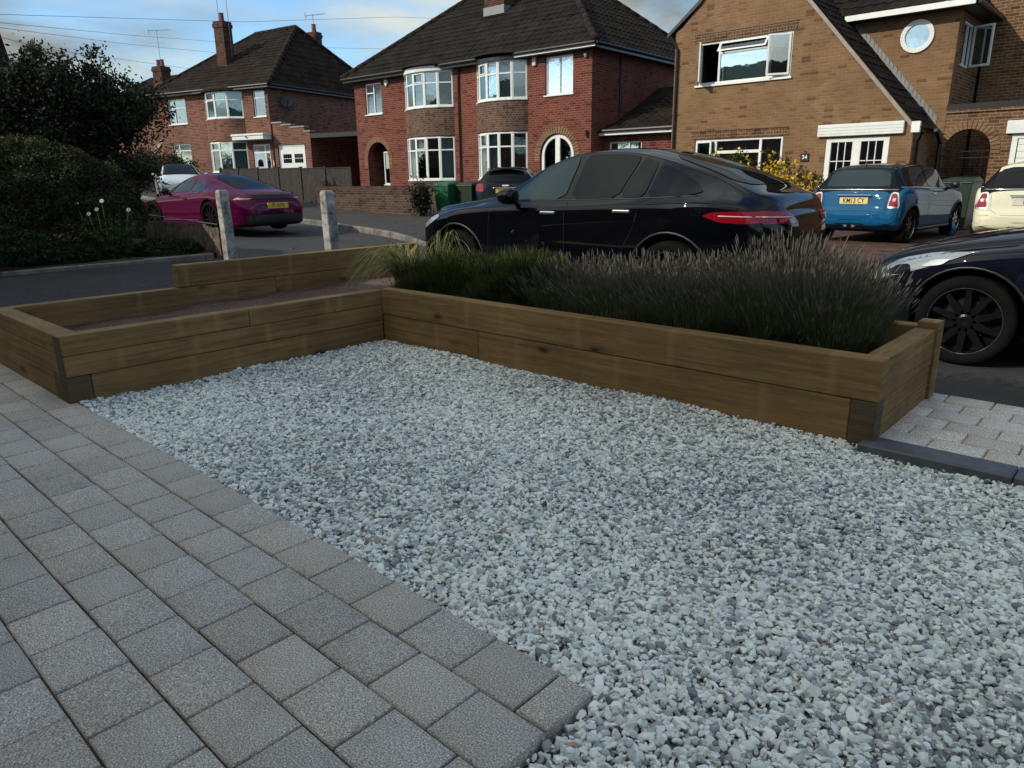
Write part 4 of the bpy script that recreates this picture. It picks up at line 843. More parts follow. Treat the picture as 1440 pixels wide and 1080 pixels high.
# canopy, door
MB().box(-2.1, .05, -.62, .0, 3.25, 3.50).box(-2.14, .09, -.66, .02, 3.44, 3.53).build('canopy', M['white_wood'], Hs, bevel=.01)
MB().box(-1.12, -1.02, -.67, -.655, 3.34, 3.41).build('number_plate', M['gutter'], Hs)
fr = MB().box(-1.40, -1.33, .05, .12, zb, 3.05).box(-.62, -.54, .05, .12, zb, 3.05).box(-.28, -.2, .05, .12, zb, 3.05).box(-1.33, -.62, .05, .12, 2.62, 2.7).box(-.54, -.28, .05, .12, 2.62, 2.7).box(-1.33, -.28, .052, .12, 2.98, 3.05)
fd = fr.build('door_frame', M['white'], Hs); MB().box(-1.33, -.28, .08, .09, 1.0, 2.98).build('pane', M['pane'], fd)
dr = MB().box(-1.325, -.625, .045, .10, zb, 2.615).build('door', M['door_blue'], Hs, bevel=.008)
g = MB(); wall_panel(g, arch_loop(-1.16, -.79, 1.98, 2.15, 8), [], .012, front(.034)); g.build('door_window', M['car_glass'], dr); MB().box(-1.2, -.75, .03, .046, 1.0, 1.7).build('door_panel', M['door_blue'], dr, bevel=.01); MB().tube([(-1.24, .0, 1.55), (-1.24, .04, 1.55)], .025, 8).build('handle', M['chrome'], dr)
MB().box(.0, .09, -.06, .0, 2.0, 2.25).build('wall_lamp', M['white'], Hs)
# garage with stepped parapet
mb = MB(); wall_panel(mb, [(.14, zb), (2.55, zb), (2.55, 3.50), (2.2, 3.55), (2.2, 3.72), (1.35, 3.75), (1.35, 3.86), (.75, 3.88), (.75, 3.98), (.14, 4.0)], [rect(.36, 2.14, zb+.02, 2.98)], .24, front(-.05)); mb.box(2.3, 2.55, .2, 6, zb, 3.4); mb.build('garage_wall', M['red_brick2'], Hs)
MB().box(.12, .78, -.09, .24, 3.98, 4.05).box(.75, 1.38, -.09, .24, 3.865, 3.93).box(1.36, 2.24, -.09, .24, 3.735, 3.80).box(2.2, 2.6, -.09, .24, 3.52, 3.58).build('garage_coping', M['stone'], Hs)
gd = MB().box(.36, 2.14, .04, .09, zb, 2.98).box(.36, .44, .02, .04, zb, 2.98).box(2.06, 2.14, .02, .04, zb, 2.98).box(.44, 2.06, .02, .04, 2.88, 2.98).build('garage_door', M['white'], Hs, bevel=.006)
for ux in (.62, 1.36):
    for c in range(4):
        for r_ in range(2): MB().box(ux+c*.14, ux+c*.14+.115, .025, .039, 2.12+r_*.22, 2.31+r_*.22).build('door_pane', M['car_glass'], gd)
for k in range(6): MB().box(.46, 2.04, .034, .041, zb+.15+k*.2, zb+.16+k*.2).build('door_rib', M['lead'], gd)
MB().box(2.58, 5.9, -.1, .15, 3.22, 3.42).box(2.6, 5.9, .15, 5.5, 3.3, 3.38).build('carport_beam', M['gutter'], Hs); MB().box(5.75, 5.88, .2, .33, zb, 3.3).build('carport_post', M['gutter'], Hs)
MB().box(2.6, 5.9, 5.5, 5.7, zb, 3.2).build('carport_wall', M['red_brick2'], Hs)
MB().tube([(.10, -.06, zb), (.10, -.06, 5.6)], .04, 8).build('downpipe', M['gutter'], Hs)
mb = MB(); vs = [(.45, .85, 5.05)]; c0 = Vector((.42, .85, 5.05)); n_ = Vector((.75, -.6, .25)).normalized(); u = n_.orthogonal().normalized(); w_ = n_.cross(u); rings = []
for q in range(1, 5):
    rr = .33*q/4
    for k in range(18): a = 2*PI*k/18; p = c0+(u*math.cos(a)+w_*math.sin(a))*rr+n_*(.5*rr*rr); vs.append(tuple(p))
fs = [(0, 1+k, 1+(k+1) % 18) for k in range(18)]+[(1+(q-1)*18+k, 1+(q-1)*18+(k+1) % 18, 1+q*18+(k+1) % 18, 1+q*18+k) for q in range(1, 4) for k in range(18)]
sdh = MB().add(vs, fs).build('satellite_dish', M['gutter'], Hs, smooth=True); m_ = sdh.modifiers.new('s', 'SOLIDIFY'); m_.thickness = .012
MB().tube([(.12, .85, 4.95), (.40, .85, 5.0)], .02, 6).tube([(.45, .8, 4.75), (.72, .55, 5.1)], .014, 6).build('dish_arm', M['gutter'], Hs)

# ------------------------------------------------------------------ right: brown brick house (no. 34)
B = thing('brown_brick_house', 'brown brick house with steep gable, round window and open casements on the right', 'house', (-11.4, 19.3, 0), 0, 'houses across the street')
X0 = 11.4; zb = -.02
def bx(x): return x+X0       # world X -> local x ; local y = worldY-19.3
vg = [(bx(-11.4), zb), (bx(-5.03), zb), (bx(-5.03), 2.32), (bx(-9.34), 7.2), (bx(-10.66), 5.70), (bx(-11.2), 5.16), (bx(-11.4), 5.06)]
UW, LW, FD = (bx(-10.66), bx(-8.06), 3.62, 4.70), (bx(-10.64), bx(-8.10), 1.0, 2.20), (bx(-7.0), bx(-5.52), zb+.01, 2.07)
mb = MB(); wall_panel(mb, vg, [rect(*UW), rect(*LW), rect(*FD)], .28, front(0)); mb.box(0, .28, .28, 8, zb, 5.0).box(bx(-5.31), bx(-5.03), .28, 1.7, zb, 2.3); mb.build('wall', M['brown_brick'], B)
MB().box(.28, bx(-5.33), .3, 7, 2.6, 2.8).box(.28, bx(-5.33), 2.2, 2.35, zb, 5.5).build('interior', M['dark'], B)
# wing set back behind the gable slope
wz = 5.0; wy = 1.7; c_ = (bx(-5.66), 4.44)
mb = MB(); circ = [(c_[0]+.31*math.cos(2*PI*k/24), c_[1]+.31*math.sin(2*PI*k/24)) for k in range(24)]
wall_panel(mb, [(bx(-9.3), zb), (bx(-4.78), zb), (bx(-4.78), wz), (bx(-9.3), wz)], [circ], .25, front(wy))
mb.build('wing_wall', M['brown_brick'], B)
mb = MB(); sw = (wy+.55, wy+1.45, 3.75, 4.75)
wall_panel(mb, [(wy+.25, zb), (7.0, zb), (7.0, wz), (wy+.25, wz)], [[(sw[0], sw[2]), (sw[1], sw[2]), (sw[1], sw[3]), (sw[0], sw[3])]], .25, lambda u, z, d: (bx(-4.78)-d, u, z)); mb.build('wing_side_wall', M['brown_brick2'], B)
MB().box(bx(-9), bx(-5.05), wy+.27, 6.9, 2.6, 2.8).box(bx(-9), bx(-5.05), wy+1.9, wy+2.0, 2.8, wz).build('wing_interior', M['dark'], B)
# round window
fr = MB(); N_ = 28
for k in range(N_):
    a0, a1 = 2*PI*k/N_, 2*PI*(k+1)/N_; vs = []
    for yy in (wy-.05, wy+.06):
        for rr, aa in ((.27, a0), (.38, a0), (.38, a1), (.27, a1)): vs.append((c_[0]+rr*math.cos(aa), yy, c_[1]+rr*math.sin(aa)))
    fr.add(vs, [(0, 1, 2, 3), (7, 6, 5, 4), (0, 4, 5, 1), (1, 5, 6, 2), (2, 6, 7, 3), (3, 7, 4, 0)])
rw = fr.build('round_window', M['white'], B, bevel=.008)
g = MB(); wall_panel(g, [(c_[0]+.28*math.cos(2*PI*k/24), c_[1]+.28*math.sin(2*PI*k/24)) for k in range(24)], [], .01, front(wy+.0)); g.build('pane', M['pane_bright'], rw)
mc = MB(); curtain_strip(mc, (c_[0]-.3, wy), (c_[0]+.3, wy), c_[1]-.3, c_[1]+.3, .1, .01); mc.build('net_curtain', M['net'], rw, smooth=True)
# gable roof slopes (catslide on the right)
mr = MB(); AP = (bx(-9.34), 7.2)
roof_slope(mr, (bx(-4.90), -.06, 2.22), (bx(-4.90), wy, 2.22), (AP[0], -.06, 7.26), (AP[0], wy, 7.26), gauge=.26, wave=.26, amp=.012)
roof_slope(mr, (bx(-8.2), wy, 5.95), (bx(-8.2), 8, 5.95), (AP[0], wy, 7.26), (AP[0], 8, 7.26))
roof_slope(mr, (-.22, 8, 5.0), (-.22, -.06, 5.0), (bx(-10.7), 8, 5.74), (bx(-10.7), -.06, 5.74)); roof_slope(mr, (bx(-10.7), 8, 5.74), (bx(-10.7), -.06, 5.74), (AP[0], 8, 7.26), (AP[0], -.06, 7.26))
# wing roof
roof_slope(mr, (bx(-9.3), wy-.38, 5.06), (bx(-4.40), wy-.38, 5.06), (bx(-8.5), wy+3.0, 7.9), (bx(-7.2), wy+3.0, 7.9)); roof_slope(mr, (bx(-4.40), wy-.38, 5.06), (bx(-4.40), 7.2, 5.06), (bx(-7.2), wy+3.0, 7.9), (bx(-7.2), 4.8, 7.9))
rf = mr.build('roof', M['roof'], B)
# undercloak of the verge and stepped lead flashing
mb = MB(); mb.prism([(bx(-4.88), 2.14), (bx(-4.98), 2.14), (AP[0], 7.10), (AP[0], 7.22)], lambda a, z, d: (a, -.075+d, z), .06); mb.build('verge', M['stone'], rf)
mb = MB(); mb.prism([(-.24, 4.93), (bx(-10.68), 5.66), (AP[0], 7.10), (AP[0], 7.20), (bx(-10.7), 5.76), (-.24, 5.03)], lambda a, z, d: (a, -.075+d, z), .06); mb.build('verge', M['gutter'], rf)
mb = MB(); nst = 22; ax, az, bx2, bz2 = bx(-4.98), 2.36, bx(-7.28), 4.97
for k in range(nst):
    f0, f1 = k/nst, (k+1)/nst; xa, za, xb, zb2 = ax+(bx2-ax)*f0, az+(bz2-az)*f0, ax+(bx2-ax)*f1, az+(bz2-az)*f1
    mb.prism([(xa, za), (xb, zb2), (xb+.02, zb2+.17), (xa, za+.19)], lambda a, z, d: (a, wy-.008-.006*d, z), 1.0)
mb.build('step_flashing', M['lead'], B)
MB().box(bx(-5.06), bx(-4.88), -.10, .0, 2.12, 2.36).build('kneeler', M['white'], B)
MB().box(bx(-7.3), bx(-4.42), wy-.42, wy-.39, 4.93, 5.06).build('wing_fascia', M['white'], B); MB().box(bx(-7.3), bx(-4.42), wy-.385, wy-.002, 4.93, 4.97).box(bx(-4.778), bx(-4.42), wy, 7, 4.93, 4.97).build('wing_soffit', M['gutter'], B)
MB().tube([(bx(-4.38), wy-.3, 5.0), (bx(-4.38), 7, 5.0)], .06, 8).build('gutter', M['gutter'], B)
MB().tube([(bx(-4.86), .12, 2.15), (bx(-4.95), .25, 1.95), (bx(-4.95), .25, zb)], .05, 8).tube([(bx(-4.8), 1.0, 2.2), (bx(-4.8), 1.55, 1.9), (bx(-4.8), 1.55, zb)], .05, 8).build('downpipe', M['gutter'], B)
MB().tube([(.10, -.05, zb), (.10, -.05, 4.6), (-.1, -.1, 4.95)], .04, 8).build('downpipe', M['gutter'], B)
# side casement
mb = MB()
for q in ((sw[0], sw[0]+.05, sw[2], sw[3]), (sw[1]-.05, sw[1], sw[2], sw[3]), (sw[0], sw[1], sw[2], sw[2]+.05), (sw[0], sw[1], sw[3]-.05, sw[3]), ((sw[0]+sw[1])/2-.03, (sw[0]+sw[1])/2+.03, sw[2], sw[3])): mb.box(bx(-4.84), bx(-4.79)-random.uniform(0, .004), q[0], q[1], q[2], q[3])
sc_ = mb.build('window', M['white'], B)
def sash(par, hinge, out_dir, w, z0, z1, mat='pane', name='open_sash', fw=.05):
    a = Vector(hinge); e = Vector(out_dir).normalized(); n = Vector((e.y, -e.x)); fr = MB()
    fr.obox(a, e, n, 0, fw, -.02, .02, z0, z1); fr.obox(a, e, n, w-fw, w, -.02, .02, z0, z1); fr.obox(a, e, n, fw, w-fw, -.02, .02, z0, z0+fw); fr.obox(a, e, n, fw, w-fw, -.02, .02, z1-fw, z1)
    o = fr.build(name, M['white'], par, bevel=.004); g = MB(); g.obox(a, e, n, fw, w-fw, -.004, .004, z0+fw, z1-fw); g.build('sash_pane', M[mat], o); return o
sash(sc_, (bx(-4.76), sw[1]-.02), (.95, -.25), .48, sw[2]+.02, sw[3]-.02)
# upper front window, three lights, sashes open
u0, u1, z0, z1 = UW; fr, gl = MB(), MB(); w1, w2 = u0+.60, u1-.62
for q in ((u0, u0+.06, z0, z1), (u1-.06, u1, z0, z1), (u0+.06, u1-.06, z0, z0+.06), (u0+.06, u1-.06, z1-.06, z1), (w1-.03, w1+.03, z0+.06, z1-.06), (w2-.03, w2+.03, z0+.06, z1-.06), (w1+.03, w2-.03, 4.36, 4.41)): fr.box(q[0], q[1], .045, .11, q[2], q[3])
w_ = fr.build('window', M['white'], B, bevel=.005); MB().box(w1+.03, w2-.03, .07, .08, z0+.06, 4.36).build('pane', M['pane_bright'], w_); MB().box(u0-.06, u1+.05, -.05, .05, z0-.05, z0-.003).build('sill', M['white'], w_)
sash(w_, (u0+.05, .03), (.42, -.9), .5, z0+.05, z1-.05); sash(w_, (u1-.05, .03), (-.93, -.36), .56, z0+.05, z1-.05, 'pane_bright')
tv = MB()
for q in ((w1+.02, w1+.07, 0, 1), (w2-.07, w2-.02, 0, 1), (w1+.07, w2-.07, .84, 1), (w1+.07, w2-.07, 0, .16)):
    f = lambda t_: (.03-.20*t_, z1-.05-.24*t_); (ya, za), (yb_, zb_) = f(q[2]), f(q[3]); tv.add([(q[0], ya, za), (q[1], ya, za), (q[1], yb_, zb_), (q[0], yb_, zb_), (q[0], ya+.03, za+.01), (q[1], ya+.03, za+.01), (q[1], yb_+.03, zb_+.01), (q[0], yb_+.03, zb_+.01)], [(0, 3, 2, 1), (4, 5, 6, 7), (0, 1, 5, 4), (1, 2, 6, 5), (2, 3, 7, 6), (3, 0, 4, 7)])
tvo = tv.build('open_vent', M['white'], w_); MB().add([(w1+.07, -.002, z1-.09), (w2-.07, -.002, z1-.09), (w2-.07, -.135, z1-.25), (w1+.07, -.135, z1-.25)], [(0, 1, 2, 3)]).build('vent_pane', M['pane'], tvo)
mc = MB(); curtain_strip(mc, (w1, .1), (w2, .1), z0+.05, 4.36, .14, .01, .06); mc.build('net_curtain', M['net'], w_, smooth=True)
# lower front window with venetian blinds
u0, u1, z0, z1 = LW; fr = MB(); w1, w2 = u0+.62, u1-.62
for q in ((u0, u0+.065, z0, z1), (u1-.065, u1, z0, z1), (u0+.065, u1-.065, z0, z0+.065), (u0+.065, u1-.065, z1-.07, z1), (w1-.035, w1+.035, z0+.06, z1-.07), (w2-.035, w2+.035, z0+.06, z1-.07), (w1+.035, w2-.035, 1.80, 1.88)): fr.box(q[0], q[1], .04, .11, q[2], q[3])
w_ = fr.build('window', M['white'], B, bevel=.005); MB().box(u0+.06, u1-.06, .07, .078, z0+.06, z1-.06).build('pane', M['pane'], w_); mb = MB()
for k in range(24): mb.box(u0+.05, u1-.05, .15, .18, z0+.06+k*.046, z0+.066+k*.046)
mb.build('venetian_blind', M['blind'], w_); sash(w_, (u0+.04, .03), (.965, -.20), .53, z0+.05, z1-.05)
for (u0, u1, z1) in ((UW[0], UW[1], UW[3]), (LW[0], LW[1], LW[3])):   # soldier course lintels
    mb = MB(); x = u0-.12
    while x < u1+.08: mb.box(x, x+.066, -.012, .02, z1+.005, z1+.19); x += .076
    mb.build('soldier_course', M['brown_brick2'], B); MB().box(u0-.14, u1+.12, -.016, .0, z1+.195, z1+.212).build('lintel_joint', M['gutter'], B)
MB().box(bx(-7.20), bx(-5.22), -.09, -.002, 2.11, 2.39).build('door_lintel', M['white_wood'], B, bevel=.012)
mb = MB()
for k in range(3): mb.box(bx(-7.19), bx(-5.23), -.094, -.089, 2.17+k*.07, 2.174+k*.07)
mb.build('lintel_grooves', M['lead'], B)
# glazed white double doors
u0, u1, z0, z1 = FD; fr = MB(); cm = (u0+u1)/2
for q in ((u0, u0+.13, z0, z1), (u1-.13, u1, z0, z1), (u0+.13, u1-.13, z1-.10, z1), (cm-.10, cm+.10, z0, z1-.10), (u0+.13, cm-.10, z0, z0+.5), (cm+.10, u1-.13, z0, z0+.5)): fr.box(q[0], q[1], .02, .10, q[2], q[3])
for s0, s1 in ((u0+.13, cm-.10), (cm+.10, u1-.13)):
    for k in (1, 2): fr.box(s0+(s1-s0)*k/3-.011, s0+(s1-s0)*k/3+.011, .03, .08, z0+.5, z1-.10)
    for zq in (1.06, 1.52): fr.box(s0, s1, .031, .079, zq-.011, zq+.011)
w_ = fr.build('glazed_doors', M['white'], B, bevel=.005); MB().box(u0+.12, u1-.12, .05, .056, z0+.45, z1-.08).build('pane', M['pane'], w_)
def text_mesh(body, size, name, mat, parent, loc, rot, ext=.002, sx=1.0):
    cu = bpy.data.curves.new(name, 'FONT'); cu.body = body; cu.size = size; cu.align_x = 'CENTER'; cu.align_y = 'CENTER'; cu.extrude = ext; cu.offset = size*.012
    o = bpy.data.objects.new(name, cu); scene.collection.objects.link(o); dg = bpy.context.evaluated_depsgraph_get(); me = bpy.data.meshes.new_from_object(o.evaluated_get(dg)); bpy.data.objects.remove(o)
    me.materials.clear(); me.materials.append(M[mat]); o = bpy.data.objects.new(name, me); link(o, parent); o.location = loc; o.rotation_euler = rot; o.scale = (sx, 1, 1); return o
pq = MB().box(bx(-7.59), bx(-7.38), -.03, -.001, 1.54, 1.73).build('house_number', M['sign_black'], B, bevel=.004)
text_mesh('34', .14, 'digits', 'white', pq, (bx(-7.485), -.032, 1.64), (PI/2, 0, 0)); MB().tube([(bx(-7.485), -.06, 1.78), (bx(-7.485), 0, 1.78)], .012, 6).build('number_light', M['gutter'], pq)

# ------------------------------------------------------------------ arched side wall with garage, and taller neighbour behind
G = thing('garage_block', 'brown brick garage front with arched gateway and white garage door at the right edge', 'garage', (-4.77, 21.0, 0))
mb = MB(); ar = arch_loop(.03, 1.03, 0, 1.72); wall_panel(mb, rect(.0, 8, 0, 2.60), [[(.03, .005)]+[(1.03, .005)]+ar[2:], rect(1.42, 4.0, .005, 2.05)], .22, front(0)); mb.build('wall', M['brown_brick2'], G)
arch_ring(G, .03, 1.03, 1.72, .20, -.02, n=19, mat='arch_brick', legs=.02)
MB().box(.0, 8, -.04, .24, 2.602, 2.67).build('coping', M['brown_brick2'], G); MB().box(-.02, 8, -.03, .26, 2.675, 2.80).build('dark_fascia', M['gutter'], G)
MB().box(1.30, 4.1, -.08, -.002, 2.07, 2.36).build('door_lintel', M['white_wood'], G, bevel=.01)
gd = MB().box(1.42, 1.54, .02, .09, 0, 2.05).box(1.54, 3.9, .02, .09, 1.96, 2.05).build('door_frame', M['white'], G); mb = MB()
for k in range(13): mb.box(1.56, 3.9, .04, .08, .02+k*.15, .165+k*.15)
mb.build('garage_door', M['white'], G, bevel=.006)
MB().box(1.3, 8, .25, 6, 2.4, 2.6).box(1.12, 1.32, .22, 7, 0, 2.6).box(-.6, 1.3, 6.6, 6.8, 0, 2.2).build('passage_wall', M['lead'], G)
MB().box(.0, 1.12, 5.6, 5.66, 1.95, 2.5).build('rear_fascia', M['white'], G)
gt = thing('iron_gate', 'black iron bar gate closing the brick archway', 'gate', (-4.77, 21.05, 0))
mb = MB()
for zq in (.95, 1.55, 1.70): mb.box(.05, 1.01, .02, .035, zq, zq+.02)
mb.build('rails', M['gutter'], gt); mb = MB()
for k in range(9): mb.tube([(.08+k*.113, .028, .08), (.08+k*.113, .028, 1.72)], .008, 5)
mb.build('bars', M['gutter'], gt)
T_ = thing('neighbouring_house', 'taller brown brick house behind the garage at the right edge', 'house', (-4.70, 23.5, 0), 0, 'houses across the street')
MB().box(0, 9, 0, 6, 0, 5.9).build('wall', M['brown_brick2'], T_); MB().box(-.04, 9, -.05, 6, 5.902, 5.98).build('coping', M['stone'], T_)

# ------------------------------------------------------------------ far houses behind the trees, church spire
F1 = thing('distant_house', 'dark roofed house with tall chimney peeping between the tree and the red house', 'house', (-52.1, 19.9, 0), R(14), 'houses across the street')
MB().box(-6, 6.1, 0, 8, 0, 5.6).build('wall', M['red_brick2'], F1)
mr = MB(); roof_slope(mr, (-6.3, -.3, 5.6), (6.4, -.3, 5.6), (-2.5, 4, 8.4), (2.0, 4, 8.4)); roof_slope(mr, (6.4, -.3, 5.6), (6.4, 8.3, 5.6), (2.0, 4, 8.4), (2.0, 4, 8.4)); mr.build('roof', M['roof'], F1)
chimney(F1, 1.75, 1.6, .85, .7, 5.7, 8.5, 'chimney_brick', 2)
F2 = thing('distant_house', 'small orange brick gable with white verge left of the red house above the white car', 'house', (-43.2, 18.6, 0), R(14), 'houses across the street')
mb = MB(); mb.prism([(-3.2, 0), (2.6, 0), (2.6, 5.0), (1.6, 5.0), (-3.2, 1.6)], lambda a, z, d: (a, d, z), 5); mb.build('wall', M['orange_brick'], F2)
mb = MB(); mb.prism([(-3.3, 1.55), (1.6, 5.02), (1.6, 5.25), (-3.3, 1.8)], lambda a, z, d: (a, -.08+d, z), .1); mb.build('verge', M['stone'], F2)
F3 = thing('distant_house', 'distant red brick house glimpsed under the tree', 'house', (-58, 22, 0), R(14), 'houses across the street')
MB().box(-6, 2.6, 0, 7, 0, 4.4).build('wall', M['red_brick2'], F3); mr = MB(); roof_slope(mr, (-6.3, -.3, 4.4), (3, -.3, 4.4), (-6.3, 4, 7.2), (3, 4, 7.2)); mr.build('roof', M['roof'], F3)
SP = thing('church_spire', 'dark pointed spire at the left edge of the skyline', 'church', (-118.2, 30, 0))
MB().box(-1.6, 1.6, -1.6, 1.6, 0, 12).build('tower', M['stone'], SP); MB().add([(-1.6, -1.6, 12), (1.6, -1.6, 12), (1.6, 1.6, 12), (-1.6, 1.6, 12), (0, 0, 25)], [(0, 1, 4), (1, 2, 4), (2, 3, 4), (3, 0, 4)]).build('spire', M['roof'], SP)

# ------------------------------------------------------------------ the houses on our own side (behind the camera; they shade the bay)
O_ = thing('own_house', 'long brick house behind the camera that shades the gravel', 'house', (0, 0, 0))
mb = MB(); wall_panel(mb, rect(-9.0, 8, -.02, 5.1), [rect(-6.5, -4.2, .9, 2.1), rect(-6.5, -4.2, 3.2, 4.4), rect(3.0, 5.3, .9, 2.1), rect(3.0, 5.3, 3.2, 4.4), rect(-2.3, -1.3, 0, 2.1), rect(-2.6, -1.2, 3.2, 4.4)], .28, lambda u, z, d: (u, -3.5-d, z))
mb.box(-9, -8.7, -9, -3.78, 0, 5.1).box(7.7, 8, -9, -3.78, 0, 5.1).box(-8.7, 7.7, -9, -8.7, 0, 5.1); mb.build('wall', M['red_brick2'], O_)
mb = MB()
for (a, b_, z0, z1) in ((-6.5, -4.2, .9, 2.1), (-6.5, -4.2, 3.2, 4.4), (3.0, 5.3, .9, 2.1), (3.0, 5.3, 3.2, 4.4), (-2.6, -1.2, 3.2, 4.4)):
    fr, gl = MB(), MB(); win_seg(fr, gl, (b_, -3.55), (a, -3.55), z0, z1, 3); w_ = fr.build('window', M['white'], O_); gl.build('pane', M['pane'], w_)
MB().box(-2.3, -1.3, -3.65, -3.55, 0, 2.1).build('door', M['door_blue'], O_); mr = MB()
mr.add([(-9.4, -3.15, 5.1), (8.4, -3.15, 5.1), (4.4, -6.2, 7.6), (-5.4, -6.2, 7.6), (8.4, -9.4, 5.1), (-9.4, -9.4, 5.1)], [(0, 1, 2, 3), (1, 4, 2), (4, 5, 3, 2), (5, 0, 3), (0, 5, 4, 1)]); mr.build('roof', M['roof2'], O_)
O2 = thing('own_side_house', 'brick house next door behind the camera that shades the round bush', 'house', (0, 0, 0))
MB().box(-27, -12.5, -11, -3.6, 0, 5.3).build('wall', M['red_brick2'], O2); MB().add([(-27.4, -3.2, 5.3), (-12.1, -3.2, 5.3), (-16.1, -6.8, 7.9), (-23.4, -6.8, 7.9), (-12.1, -11.4, 5.3), (-27.4, -11.4, 5.3)], [(0, 1, 2, 3), (1, 4, 2), (4, 5, 3, 2), (5, 0, 3), (0, 5, 4, 1)]).build('roof', M['roof2'], O2)
# ------------------------------------------------------------------ cars. local frame: x from nose (0) to tail (L), y right side = +, z up
def pchip(pts):
    xs = np.array([p[0] for p in pts], float); ys = np.array([p[1] for p in pts], float); h = np.diff(xs); d = np.diff(ys)/h; m = np.zeros(len(xs)); m[0], m[-1] = d[0], d[-1]
    for i in range(1, len(xs)-1):
        if d[i-1]*d[i] > 0: w1, w2 = 2*h[i]+h[i-1], h[i]+2*h[i-1]; m[i] = (w1+w2)/(w1/d[i-1]+w2/d[i])
    def f(x):
        x = min(max(x, xs[0]), xs[-1]); i = min(int(np.searchsorted(xs, x, 'right'))-1, len(xs)-2); i = max(i, 0); t = (x-xs[i])/h[i]
        return float((1+2*t)*(1-t)**2*ys[i]+t*(1-t)**2*h[i]*m[i]+t*t*(3-2*t)*ys[i+1]+t*t*(t-1)*h[i]*m[i+1])
    return f
def chaikin(p, n=2):
    for _ in range(n):
        q = []
        for i in range(len(p)):
            a, b_ = p[i], p[(i+1) % len(p)]; q += [(a[0]*.87+b_[0]*.13, a[1]*.87+b_[1]*.13), (a[0]*.13+b_[0]*.87, a[1]*.13+b_[1]*.87)]
        p = q
    return p
class SBVH:     # body surface lookup with smooth normals
    def __init__(s, V, F, N): s.V, s.F, s.N = V, F, N; s.t = BVHTree.FromPolygons(V, F)
    def ray_cast(s, o, d):
        loc, no, i, dist = s.t.ray_cast(o, d)
        if loc is None: return loc, no, i, dist
        n = Vector()
        for k in s.F[i]: n += s.N[k]/max(1e-5, (s.V[k]-loc).length_squared**.75)
        return loc, (n.normalized() if n.length else no), i, dist
def car_body(sp, root, paint_mat, roof_mat=None, gh_mat=None):
    Ln = sp['L']; f = {k: pchip(sp[k]) for k in ('zt', 'zs', 'dz', 'wt', 'w', 'zb')}
    xs = sorted(set([0, Ln]+[.012, .03, .06, .1, .15]+[Ln-q for q in (.012, .03, .06, .1, .15)]+[round(x, 3) for x in np.arange(.2, Ln-.15, .04)]+[p[0] for p in sp['zt']]))
    rings = []; K = 5
    def cr_(p, m):
        out = []
        for i in range(len(p)-1):
            a, b_, c, d = p[max(i-1, 0)], p[i], p[i+1], p[min(i+2, len(p)-1)]
            if i == 0: a = (-p[1][0], p[1][1])
            if i == len(p)-2: d = (-p[-2][0], p[-2][1])
            for k in range(m):
                t = k/m; out.append(tuple(.5*((2*b_[j])+(-a[j]+c[j])*t+(2*a[j]-5*b_[j]+4*c[j]-d[j])*t*t+(-a[j]+3*b_[j]-3*c[j]+d[j])*t**3) for j in (0, 1)))
        out.append(p[-1]); return out
    for x in xs:
        zt, zs, zr, wt, w, zb_ = f['zt'](x), f['zs'](x), f['zt'](x)-f['dz'](x), f['wt'](x), f['w'](x), f['zb'](x)
        zs = min(zs, zt-.09); zr = max(zr, zs+.03); wt = min(wt, w-.03); zm = zb_+(zs-zb_)*.55; cr = sp.get('crease', .012)
        half = [(0, zb_), (w*.72, zb_), (w*.955, zb_+.035), (w*.992, zb_+(zm-zb_)*.55), (w, zm), (w+cr*.3, zs-.13), (w-.012, zs-.035), (w-.055, zs+.008), (wt+.022, zr-.03), (wt-.035, zr+.012), (wt*.62, zr+(zt-zr)*.8), (0, zt)]
        rings.append([(x, y, z) for y, z in cr_(half, K)])
    n = len(rings[0]); V = []; F = []; mats = []
    full = lambda r: r+[(x, -y, z) for x, y, z in reversed(r[1:-1])]
    R_ = [full(r) for r in rings]; m_ = len(R_[0])
    def cap(r, s):
        cy, cz = 0, (min(p[2] for p in r)+max(p[2] for p in r))/2; out = []
        for sc_, dx in ((.985, .022), (.95, .045), (.86, .066), (.6, .085), (.3, .094)): out.append([(p[0]+s*dx*sp.get('bulge', .8), p[1]*sc_, cz+(p[2]-cz)*sc_) for p in r])
        return out
    allr = list(reversed(cap(R_[0], -1)))+R_+cap(R_[-1], 1)
    for r in allr: V += r
    for i in range(len(allr)-1):
        for k in range(m_): F.append((i*m_+k, i*m_+(k+1) % m_, (i+1)*m_+(k+1) % m_, (i+1)*m_+k)); mats.append((i-5, k))
    F.append(tuple(range(m_))); F.append(tuple(reversed(range((len(allr)-1)*m_, len(allr)*m_)))); mats += [(-9, 0)]*2
    me = bpy.data.meshes.new('body'); me.from_pydata(V, [], F); me.update()
    bm = bmesh.new(); bm.from_mesh(me); bmesh.ops.recalc_face_normals(bm, faces=bm.faces); bm.to_mesh(me); bm.free()
    names = []
    for q in (paint_mat, gh_mat or paint_mat, roof_mat or paint_mat, 'arch_black'):
        if q not in names: names.append(q); me.materials.append(M[q])
    I1, I2 = names.index(gh_mat or paint_mat), names.index(roof_mat or paint_mat)
    gx = sp.get('gh', (1.2, Ln-.5))
    for p, (i, k) in zip(me.polygons, mats):
        p.use_smooth = True
        kk = k if k < n-1 else m_-1-k
        if 0 <= i < len(xs)-1 and gx[0] < xs[i] < gx[1]:
            if 7*K <= kk < 9*K-1: p.material_index = I1
            elif kk >= 9*K-1: p.material_index = I2 if sp.get('rx', gx)[0] < xs[i] < sp.get('rx', gx)[1] else (I1 if 'rx' in sp else 0)
    bvh = SBVH([v.co.copy() for v in me.vertices], [tuple(p.vertices) for p in me.polygons], [v.normal.copy() for v in me.vertices])
